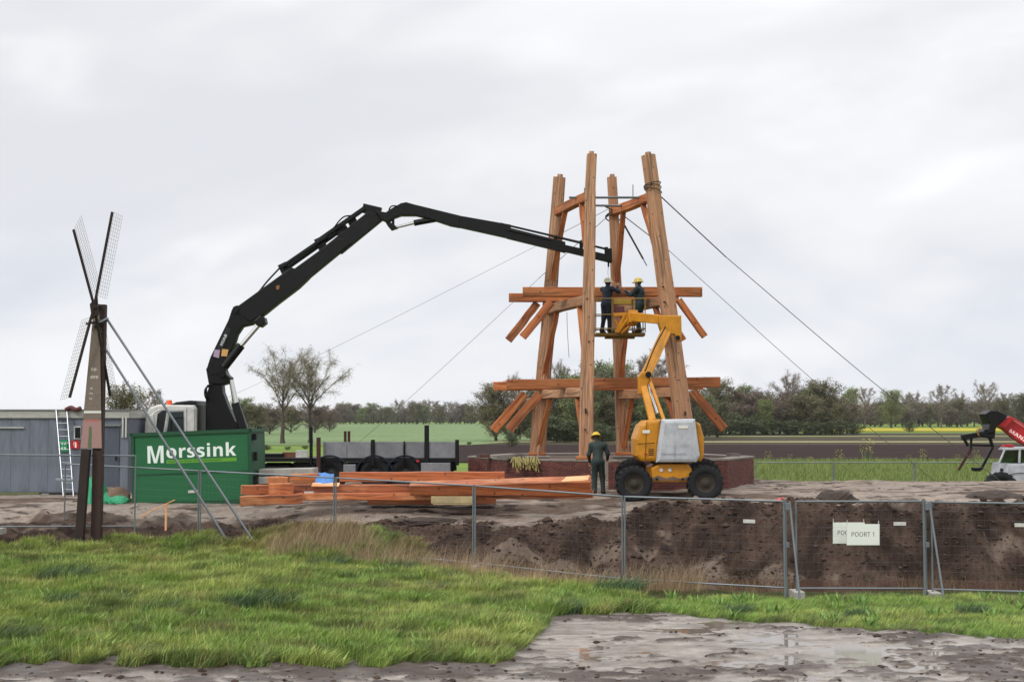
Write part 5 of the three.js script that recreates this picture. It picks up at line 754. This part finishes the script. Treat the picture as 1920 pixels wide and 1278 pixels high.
// ---------------------------------------------------------------- small windmill sign
{
  const d = 37, base = at(186, d), t = thing('windmill_sign', 'small model windmill sign with lattice sails on a rusty post in the grass', 'sign', base);
  part(t, 'post', bar(at(184, d).add(V(0, -0.3, 0)), P(189.5, 571, d), 0.25, 0.24, { cut: 0.015, hewn: 0.006, segs: 4 }), paint('#43302a', 0.85), 'tall rusty brown post');
  part(t, 'front_post', bar(at(150, 36.7).add(V(0, -0.3, 0)), P(161, 842, 36.8), 0.22, 0.18, { cut: 0.012 }), M.darkPost);
  const tex = canvasTex(256, 1024, (g, w, h) => {
    g.fillStyle = '#77685d'; g.fillRect(0, 0, w, h); const r = rng(8); for (let k = 0; k < 2600; k++) { g.fillStyle = r() < 0.5 ? 'rgba(60,48,42,0.22)' : 'rgba(170,158,148,0.20)'; g.fillRect(r() * w, r() * h, 3 + r() * 12, 2 + r() * 4); }
    g.fillStyle = '#d9d2cc'; const glyphs = (y, n, s) => { for (let k = 0; k < n; k++) { const x = 70 + k * s * 1.15; g.fillRect(x, y, s * 0.22, s); if (r() < 0.7) g.fillRect(x, y, s * 0.8, s * 0.2); if (r() < 0.6) g.fillRect(x, y + s * 0.42, s * 0.7, s * 0.2); if (r() < 0.6) g.fillRect(x + s * 0.62, y, s * 0.2, s); } }; glyphs(408, 4, 26); glyphs(470, 6, 22); glyphs(560, 4, 12); glyphs(600, 4, 12); glyphs(640, 4, 12);
    g.fillStyle = '#d8d6d2'; g.fillRect(0, 738, w, 18); g.fillStyle = '#a07c78'; g.fillRect(0, 812, w, 212); g.fillStyle = '#b0605f'; g.fillRect(30, 806, w - 60, 14); g.fillStyle = '#5c6a4c'; g.beginPath(); g.moveTo(88, 1024); g.lineTo(92, 870); g.quadraticCurveTo(112, 836, 132, 870); g.lineTo(138, 1024); g.fill();
  });
  const bp = [[174, 590], [186, 590], [190, 840], [150, 840]];
  part(t, 'sign_board', plate(bp, 36.85, 0.04, 0.004), paint('#6e625a', 0.8)); const q = bp.map(([x, y]) => P(x, y, 36.825)); part(t, 'sign_print', (() => { const n = 10, gs = []; const g = new THREE.PlaneGeometry(1, 1, 1, n), p = g.attributes.position, u = g.attributes.uv; for (let i = 0; i < p.count; i++) { const a = p.getX(i) + 0.5, b = 0.5 - p.getY(i); const L = lerpV(q[0], q[3], b), R = lerpV(q[1], q[2], b), v = lerpV(L, R, a); p.setXYZ(i, v.x, v.y, v.z); } g.computeVertexNormals(); return g; })(), mat('#ffffff', 0.7, 0, { map: tex }));
  const hub = P(176, 574, 36.55); part(t, 'hub', [rod(P(176, 574, 36.5), P(186, 574, 37), 0.06), plate([[168, 570], [182, 556], [184, 590], [172, 598]], 36.6, 0.1, 0.02)], M.darkPost); part(t, 'clamp', [bar(P(160, 607, 36.7), P(200, 600, 36.85), 0.05, 0.06), bar(P(176, 612, 36.75), P(190, 609, 36.8), 0.1, 0.08)], M.darkPost);
  // two stocks crossing at the hub; each carries a lattice on two ends, turned away from the lens
  const sails = [[137, 430, -1, 6, -30, 36.2], [206, 742, 1, 7, 6, 37.2], [210, 397, 1, 11, 4, 36.2], [130, 745, -1, -27, 4, 36.7]];
  for (const [x, y, s, ox, oy, dd] of sails) {
    const tip = P(x, y, dd), st = part(t, 'sail_stock', bar(hub, tip, 0.065, 0.05, { cut: 0.008 }), M.darkPost);
    const v = tip.clone().sub(hub), off = P(x + ox, y + oy, dd).sub(tip).add(V(0, 0, -0.4)), gs = []; const nL = 26;
    for (let k = 3; k <= nL; k++) { const o = hub.clone().addScaledVector(v, k / nL); gs.push(rod(o, o.clone().add(off), 0.004, 0.004, 3)); }
    for (const e of [0.2, 0.4, 0.6, 0.8, 1]) gs.push(rod(hub.clone().addScaledVector(v, 3 / nL).addScaledVector(off, e), tip.clone().addScaledVector(off, e), 0.004, 0.004, 3));
    part(st, 'lattice', gs, mat('#8d8984', 0.8));
  }
  for (const [x0, y0, x1, d1] of [[200, 598, 488, 36.3], [198, 655, 432, 36.5]]) { const a = P(x0, y0, 36.95), b = at(x1, d1).add(V(0, -0.05, 0)); part(t, 'brace_pole', rod(a, b, 0.032, 0.032, 10), M.galv); }
  part(t, 'brace_collar', tube([P(178, 606, 36.8), P(188, 603, 36.72), P(198, 598, 36.85), P(201, 597, 37.0)], 0.035, 6), M.galv);
}
// ---------------------------------------------------------------- stacked timbers
{
  const G = 'orange timbers stacked in front of the foundation';
  const tb = (x0, y0, x1, y1, d0, d1, w, h, lab, o = {}) => single('timber_beam', bar(P(x0, y0, d0), P(x1, y1, d1), w, h, { hewn: 0.02, segs: 8, cut: 0.016, seed: x0 * 3 + y0, ...o }), toned(o.m ?? M.freshWood, (x0 + y0) % 4), lab, 'timber', G);
  tb(637, 894, 946, 893, 39.2, 39.2, 0.3, 0.27, 'orange timber lying highest at the back of the stack');
  tb(548, 916, 908, 916, 38.6, 38.6, 0.34, 0.24, 'long orange timber in the upper front row of the stack');
  tb(556, 931, 930, 929, 38.4, 38.3, 0.32, 0.19, 'long orange timber along the bottom of the stack');
  tb(770, 915, 1108, 911, 38.05, 37.5, 0.36, 0.27, 'orange timber with pale sawn top and rough broad end', { h2: 0.42, w2: 0.46, roll: 0.32 });
  tb(896, 929, 1112, 926, 38.0, 37.5, 0.3, 0.2, 'short orange timber under the rough ended one');
  tb(450, 939, 566, 934, 37.6, 38.0, 0.34, 0.26, 'orange timber end lowest beside the green container');
  tb(452, 918, 503, 918, 38.4, 38.6, 0.4, 0.25, 'orange timber block at the left tip of the stack');
  tb(506, 916, 549, 916, 38.1, 38.1, 0.4, 0.29, 'pale orange timber block next to the left tip of the stack');
  tb(502, 900, 541, 900, 39.3, 39.3, 0.34, 0.2, 'dark red timber end behind the left blocks', { m: M.redWood });
  tb(545, 898, 598, 897, 39.0, 39.0, 0.36, 0.28, 'dark red timber beside the blue sheet', { m: M.redWood });
  tb(600, 917, 760, 916, 39.2, 39.2, 0.3, 0.24, 'hidden orange timber under the highest one', {}); tb(690, 935, 930, 934, 39.2, 39.2, 0.34, 0.3, 'dark bearer timber under the back of the stack', { m: M.redWood });
  single('sawn_plank', bar(P(988, 905, 37.75), P(1104, 896, 37.4), 0.34, 0.05, { cut: 0.008, roll: 0.3, hewn: 0.012, segs: 6 }), M.paleWood, 'pale sawn plank on top of the rough ended timber', 'plank'); single('sawn_plank', bar(P(892, 908, 38.5), P(946, 908, 38.5), 0.3, 0.04, { cut: 0.006, roll: 0.3 }), M.paleWood, 'short pale plank next to the end of the highest timber', 'plank'); single('sawn_plank', bar(P(585, 908.5, 38.5), P(636, 908.5, 38.5), 0.28, 0.035, { cut: 0.006, roll: 0.25 }), M.paleWood, 'short pale plank below the blue sheet', 'plank');
  for (const [px, lab] of [[668, 'wooden packing block under the highest timber, towards the blue sheet'], [780, 'wooden packing block under the middle of the highest timber'], [925, 'wooden packing block under the right end of the highest timber']]) single('packing_block', bar(P(px, 908, 38.9), P(px, 908, 39.5), 0.12, 0.09, { cut: 0.006 }), M.redWood, lab, 'block', 'packing blocks in the timber stack');
  single('pale_board', [bar(P(808, 937, 37.35), P(886, 937, 37.35), 0.04, 0.19, { cut: 0.006 }), bar(P(812, 944, 37.38), P(884, 944, 37.38), 0.1, 0.05, { cut: 0.006 })], mat('#cbb588', 0.8, 0, { map: grime }), 'pale yellow plywood board leaning on the timber stack', 'board');
  single('paper_label', plate([[570, 921], [588, 921], [588, 925], [570, 925]], 38.42, 0.008, 0.002), M.white, 'small white paper label on the front timber', 'label');
  const s = thing('concrete_slab_stack', 'stack of pale concrete slabs between the container and the lorry wheels', 'slabs', at(540, 41.5)), by = at(540, 41.5).y;
  part(s, 'slab', plate([[490, 879], [592, 877], [592, 889], [490, 890]], 41.5, 1.0, 0.015), M.concrete); part(s, 'slab', plate([[490, 892], [528, 891], [528, 904], [490, 906]], 41.5, 1.0, 0.015), M.white); part(s, 'bearer', plate([[492, 906], [590, 905], [590, 925], [492, 926]], 41.55, 0.9, 0.02), paint('#6b5f55', 0.9)); part(s, 'slab', plate([[532, 891], [590, 890], [590, 904], [532, 904]], 41.6, 0.8, 0.015), M.concrete);
  const g = new THREE.PlaneGeometry(0.48, 0.5, 12, 12), p = g.attributes.position; for (let i = 0; i < p.count; i++) { const x = p.getX(i), y = p.getY(i); p.setZ(i, 0.10 * fbm(x * 7 + 3, y * 7, 3) - Math.abs(x) * 0.15); } g.rotateX(-0.9); g.computeVertexNormals(); const o = P(608, 900, 38.75); g.translate(o.x, o.y, o.z);
  single('blue_sheet', [g], mat('#4f8fdc', 0.45, 0, { side: THREE.DoubleSide, map: grime }), 'crumpled bright blue plastic sheet on the timber stack', 'sheet');
}
// ---------------------------------------------------------------- mesh fences
const wire = mat('#6d7378', 0.7, 0.2), tubeM = paint('#8b949b', 0.45, { metalness: 0.4 });
function fencePanel(a, b, H, label, group, { rails = 10, pitch = 0.12, feet = true, tagAt, r = 0.021 } = {}) {
  const t = thing('mesh_fence', label, 'fence', lerpV(a, b, 0.5), group), U = V(0, 1, 0), v = b.clone().sub(a), L = v.length(); v.normalize();
  const A = a.clone().addScaledVector(v, 0.03), B = b.clone().addScaledVector(v, -0.03), up = (p, h) => p.clone().addScaledVector(U, h);
  for (const q of [A, B]) { const g = V(q.x, Math.min(q.y - 0.05, height(q.x, -q.z) - 0.1), q.z); part(t, 'upright', rod(g, up(q, H), r), tubeM); } part(t, 'top_rail', rod(up(A, H - 0.02), up(B, H - 0.02), r), tubeM); part(t, 'bottom_rail', rod(up(A, 0.16), up(B, 0.16), r * 0.9), tubeM);
  const gs = []; const n = Math.round(L / pitch); for (let k = 1; k < n; k++) { const p = lerpV(A, B, k / n); gs.push(rod(up(p, 0.16), up(p, H - 0.02), 0.0007, 0.0007, 3)); } for (let k = 1; k < rails; k++) { const h = mix(0.16, H - 0.02, k / rails); gs.push(rod(up(A, h), up(B, h), 0.0013, 0.0013, 3)); }
  part(t, 'wire_mesh', gs, wire).userData.kind = 'stuff';
  if (feet) part(t, 'foot_block', box(A.x, A.y + 0.04, A.z, 0.22, 0.14, 0.62), M.concrete);
  if (tagAt) { const p = lerpV(A, B, tagAt); part(t, 'tag_plate', box(p.x, A.y + H - 0.48, p.z + 0.02, 0.26, 0.075, 0.012, Math.atan2(-(v.z), v.x)), M.white); }
  return t;
}
const fp = (px, topY, d, H = 2) => { const p = P(px, topY, d); p.y -= H; return p; };
const FG = 'mesh fence panels along the near side of the site';
{
  const j = { a: fp(-150, 850, 35.6), b: fp(-4, 851, 36.4), c: fp(256, 853, 37.2), d: fp(120, 868, 38.4), e: fp(374, 881, 37.2), f: fp(628, 894, 36.0), g: fp(889, 909, 34.0), h: fp(1169, 929, 31.8), i: fp(1476, 938, 30.3), k: fp(1490, 938, 30.2), l: fp(1738, 938, 30.1), m: fp(1744, 939, 30.1), n: fp(2040, 944, 29.6) };
  fencePanel(j.b, j.c, 2, 'mesh fence panel behind the windmill sign posts', null, {}); fencePanel(j.a, j.b, 2, 'mesh fence panel leading away from the cabin ladder', null);
  fencePanel(j.d, j.e, 2, 'mesh fence panel before the green container, left of the twin braces', null); fencePanel(j.e, j.f, 2, 'mesh fence panel before the left end of the timber stack', null, {}); fencePanel(j.f, j.g, 2, 'mesh fence panel before the middle of the timber stack', null, {}); fencePanel(j.g, j.h, 2, 'mesh fence panel before the rough timber ends', null, {});
  fencePanel(j.h, j.i, 2, 'mesh fence panel before the lift, left of the gate', null, { tagAt: 0.78 }); fencePanel(j.k, j.l, 2, 'mesh gate panel that carries the two white signs', null, { tagAt: 0.80 }); fencePanel(j.m, j.n, 2, 'mesh fence panel right of the gate', null, { tagAt: 0.58 });
  for (const [px, dx, lab] of [[1481, 16, 'grey slanting prop at the hinge post of the gate'], [1743, 22, 'grey slanting prop at the latch post of the gate']]) { const a = P(px, 940, 30.0), b = at(px + dx, 29.6); const o = thing('fence_prop', lab, 'prop', b); part(o, 'pole', rod(b, a, 0.024), tubeM); part(o, 'clamp', [box(a.x - 0.05, a.y - 0.1, a.z, 0.1, 0.14, 0.1), box(a.x - 0.06, a.y - 0.9, a.z, 0.08, 0.1, 0.08)], M.galv); part(o, 'extra_upright', rod(V(a.x - 0.11, at(px, 30.05).y - 0.05, a.z - 0.02), V(a.x - 0.11, a.y + 0.06, a.z - 0.02), 0.03), tubeM); }
  const txt = canvasTex(512, 344, (g, w, h) => { g.fillStyle = '#dfe3da'; g.fillRect(0, 0, w, h); g.fillStyle = '#22262a'; g.font = '96px sans-serif'; g.textBaseline = 'middle'; g.textAlign = 'center'; g.save(); g.translate(w / 2, 168); g.scale(1.0, 1.06); g.fillText('POORT 1', 0, 0); g.restore(); });
  for (const [x0, y0, x1, y1, d, lab] of [[1588, 982, 1650, 1022, 29.95, 'white sign lettered POORT 1, whole and in front of the other'], [1562, 979, 1622, 1019, 30.28, 'white gate sign half hidden behind the other']]) {
    const t = thing('gate_sign', lab, 'sign', P((x0 + x1) / 2, y1, d)); part(t, 'board', plate([[x0, y0], [x1, y0], [x1, y1], [x0, y1]], d, 0.012, 0.003), M.white); part(t, 'print', quad(P(x0 + 0.5, y0 + 0.5, d - 0.012), P(x1 - 0.5, y0 + 0.5, d - 0.012), P(x1 - 0.5, y1 - 0.5, d - 0.012), P(x0 + 0.5, y1 - 0.5, d - 0.012)), mat('#ffffff', 0.6, 0, { map: txt })); part(t, 'tie', [rod(P(x0 + 1, y0, d), P(x0 + 1, y0 - 7, d), 0.008), rod(P(x1 - 2, y0, d), P(x1 - 2, y0 - 6, d), 0.008)], M.white);
  }
  const bk = 'low mesh fence panels along the meadow'; let pr;
  for (const px of [1417, 1563, 1715, 1862, 2010]) { const q = P(px, 866, 62); q.y = 0; if (pr) fencePanel(pr, q, P(1500, 866, 62).y, 'mesh fence panel between the muddy mound and the meadow', bk, { rails: 5, pitch: 0.3, feet: false, r: 0.022 }); pr = q; }
}
// ---------------------------------------------------------------- soil heaps and scraps
function heap(name, px, d, sx, sy, sz, seed, label, m, cat = 'soil heap') {
  const g = new THREE.IcosahedronGeometry(1, 24), q = g.attributes.position, o = at(px, d), v = V(0, 0, 0);
  for (let i = 0; i < q.count; i++) { v.fromBufferAttribute(q, i); const k = 0.72 + 0.5 * fbm(v.x * 1.5 + seed + v.z * 0.7, v.y * 1.7 + v.z * 1.1 + 3, 4) + 0.16 * (fbm(v.x * 6 + seed + v.z * 3, v.y * 6 + v.z * 2, 3) - 0.5); q.setXYZ(i, v.x * k * sx, v.y * k * sy, v.z * k * sz); }
  g.computeVertexNormals(); g.translate(o.x, o.y - 0.06, o.z); return single(name, g, m, label, cat);
}
const soil = mat([0.062, 0.042, 0.032], 0.95, 0, { map: grime, bumpMap: grimeBump, bumpScale: 0.05 });
heap('soil_heap', 1566, 39.6, 0.62, 0.36, 0.5, 4, 'dark clumpy soil heap standing alone on the pale sand', soil); heap('soil_heap', 1497, 38.6, 0.55, 0.2, 0.4, 12, 'low dark soil heap next to the tall clumpy one', soil); heap('soil_heap', 1868, 40.5, 0.9, 0.24, 0.6, 21, 'long dark soil ridge below the red telehandler', soil); heap('soil_heap', 1650, 39.2, 0.7, 0.13, 0.4, 27, 'flat dark soil smear past the tall clumpy heap', soil); heap('soil_heap', 800, 37.2, 0.8, 0.12, 0.35, 31, 'flat dark soil strip before the timber stack', soil);
heap('mud_clod', 1700, 25.4, 0.34, 0.13, 0.16, 41, 'dark mud clod on the edge of the wet track', soil, 'mud'); heap('mud_clod', 1662, 25.7, 0.22, 0.08, 0.12, 43, 'small dark mud clod beside the bigger one on the track edge', soil, 'mud');
{ const cx = P(1462, 943, 36.8).x, cd = crest(cx) + 0.05, p = V(cx, height(cx, cd) + 0.05, -cd); single('barrier_tape', [0, 1, 2].map((k) => bar(p.clone().add(V(-0.1 + k * 0.08, k * 0.03, k * 0.05)), p.clone().add(V(0.1 + k * 0.08, 0.06 - k * 0.05, 0.05 + k * 0.05)), 0.08, 0.02, { cut: 0.003, roll: k })), mat('#d86a60', 0.6), 'crumpled red barrier tape on the bank by the gate post', 'tape'); }
// ---------------------------------------------------------------- telehandler
{
  const d = 52.8, gy = height(P(1862, 0, d).x, d), base = P(1910, 800, d); base.y = gy; const t = thing('telehandler', 'red and white telehandler with a black timber grab behind the mud ridge', 'telehandler', base);
  for (const px of [1860, 1985]) for (const [dd, s] of [[51.9, 1], [53.7, -1]]) { const p = P(px, 0, dd); wheel(t, V(p.x, gy + 0.56, p.z), 0.56, 0.4, M.rubber, M.dark, 18, s); }
  part(t, 'chassis', plate([[1846, 922], [1850, 906], [2020, 900], [2020, 925]], d, 1.2, 0.04), M.dark); part(t, 'body', plate([[1872, 908], [1871, 890], [1875, 868], [1935, 866], [2030, 872], [2030, 908]], 52.7, 1.7, 0.06), M.liftGrey, 'off white lower cab and body');
  const cab = part(t, 'cab_frame', [bar(P(1874, 868, 51.9), P(1885, 842, 51.9), 0.07, 0.07), bar(P(1885, 842, 51.9), P(1932, 839, 51.9), 0.08, 0.08), bar(P(1912, 868, 51.88), P(1913, 841, 51.88), 0.08, 0.07), bar(P(1935, 868, 51.9), P(1932, 839, 51.9), 0.08, 0.08), bar(P(1874, 868, 53.1), P(1885, 842, 53.1), 0.07, 0.07), bar(P(1935, 868, 53.1), P(1932, 839, 53.1), 0.07, 0.07), plate([[1883, 843], [1888, 838], [1932, 837], [1934, 841]], 52.5, 1.3, 0.02)], M.liftGrey);
  part(cab, 'cab_glass', plate([[1876, 868], [1886, 844], [1931, 841], [1934, 868]], 51.93, 0.012, 0.002), M.glass); part(cab, 'seat', [plate([[1905, 872], [1906, 852], [1911, 850], [1913, 872]], 52.5, 0.5, 0.03), plate([[1896, 872], [1897, 866], [1913, 866], [1913, 872]], 52.5, 0.5, 0.02)], M.black); part(cab, 'beacon_bar', plate([[1880, 838], [1882, 833], [1899, 833], [1900, 838]], 52.1, 0.3, 0.02), M.redPaint);
  part(t, 'head_lamp', rod(P(1879, 881, 51.84), P(1879, 881, 51.78), 0.07, 0.07, 14), M.dark); part(t, 'body_crease', tube([P(1886, 893, 51.83), P(1900, 888, 51.82), P(1925, 886, 51.82)], 0.012, 4), M.dark);
  part(t, 'boom', [plate([[1866, 797], [1888, 780], [1900, 784], [2040, 872], [2030, 890], [1926, 838], [1900, 822], [1882, 806]], 53.0, 0.45, 0.03), plate([[1866, 797], [1888, 780], [1899, 784], [1880, 802]], 52.8, 0.6, 0.03)], M.redPaint);
  const tx = canvasTex(512, 96, (g, w, h) => { g.fillStyle = '#c41d22'; g.fillRect(0, 0, w, h); g.fillStyle = '#f2e8e4'; g.font = 'bold 88px sans-serif'; g.textBaseline = 'middle'; g.fillText('MANITOU', 8, h / 2 + 4); });
  part(t, 'lettering', quad(P(1895, 801, 52.76), P(1960, 842, 52.76), P(1953, 851, 52.76), P(1890, 809, 52.76)), mat('#ffffff', 0.4, 0, { map: tx })); part(t, 'boom_stripe', bar(P(1892, 782, 52.76), P(1990, 844, 52.76), 0.03, 0.05, { up: V(0, 0, 1) }), mat('#d88f88', 0.5));
  part(t, 'carriage', [plate([[1842, 776], [1852, 769], [1866, 770], [1884, 780], [1872, 790], [1864, 798], [1858, 812], [1846, 812], [1850, 795]], 52.8, 0.8, 0.03), plate([[1834, 816], [1842, 804], [1862, 806], [1860, 822], [1846, 820]], 52.8, 0.7, 0.02)], M.blackSteel);
  const gr = part(t, 'grab', [bar(P(1804, 820, 52.6), P(1850, 812, 52.6), 0.22, 0.2), bar(P(1808, 822, 52.6), P(1816, 836, 52.6), 0.1, 0.1), bar(P(1822, 834, 52.6), P(1862, 835, 52.6), 0.08, 0.08), bar(P(1822, 816, 52.6), P(1821, 842, 52.6), 0.08, 0.1), bar(P(1854, 812, 52.6), P(1862, 838, 52.6), 0.1, 0.14)], M.blackSteel); part(gr, 'fork', bar(P(1821, 842, 52.6), P(1798, 881, 52.6), 0.1, 0.07), M.rust); part(gr, 'fork', [bar(P(1862, 838, 52.6), P(1840, 880, 52.6), 0.1, 0.08), plate([[1823, 876], [1838, 876], [1838, 883], [1825, 883]], 52.6, 0.3, 0.02)], M.blackSteel); part(gr, 'hose', tube([P(1842, 800, 52.3), P(1832, 806, 52.2), P(1836, 816, 52.3)], 0.03, 5), mat('#a98a45', 0.6));
}
renderer.render(scene, camera);
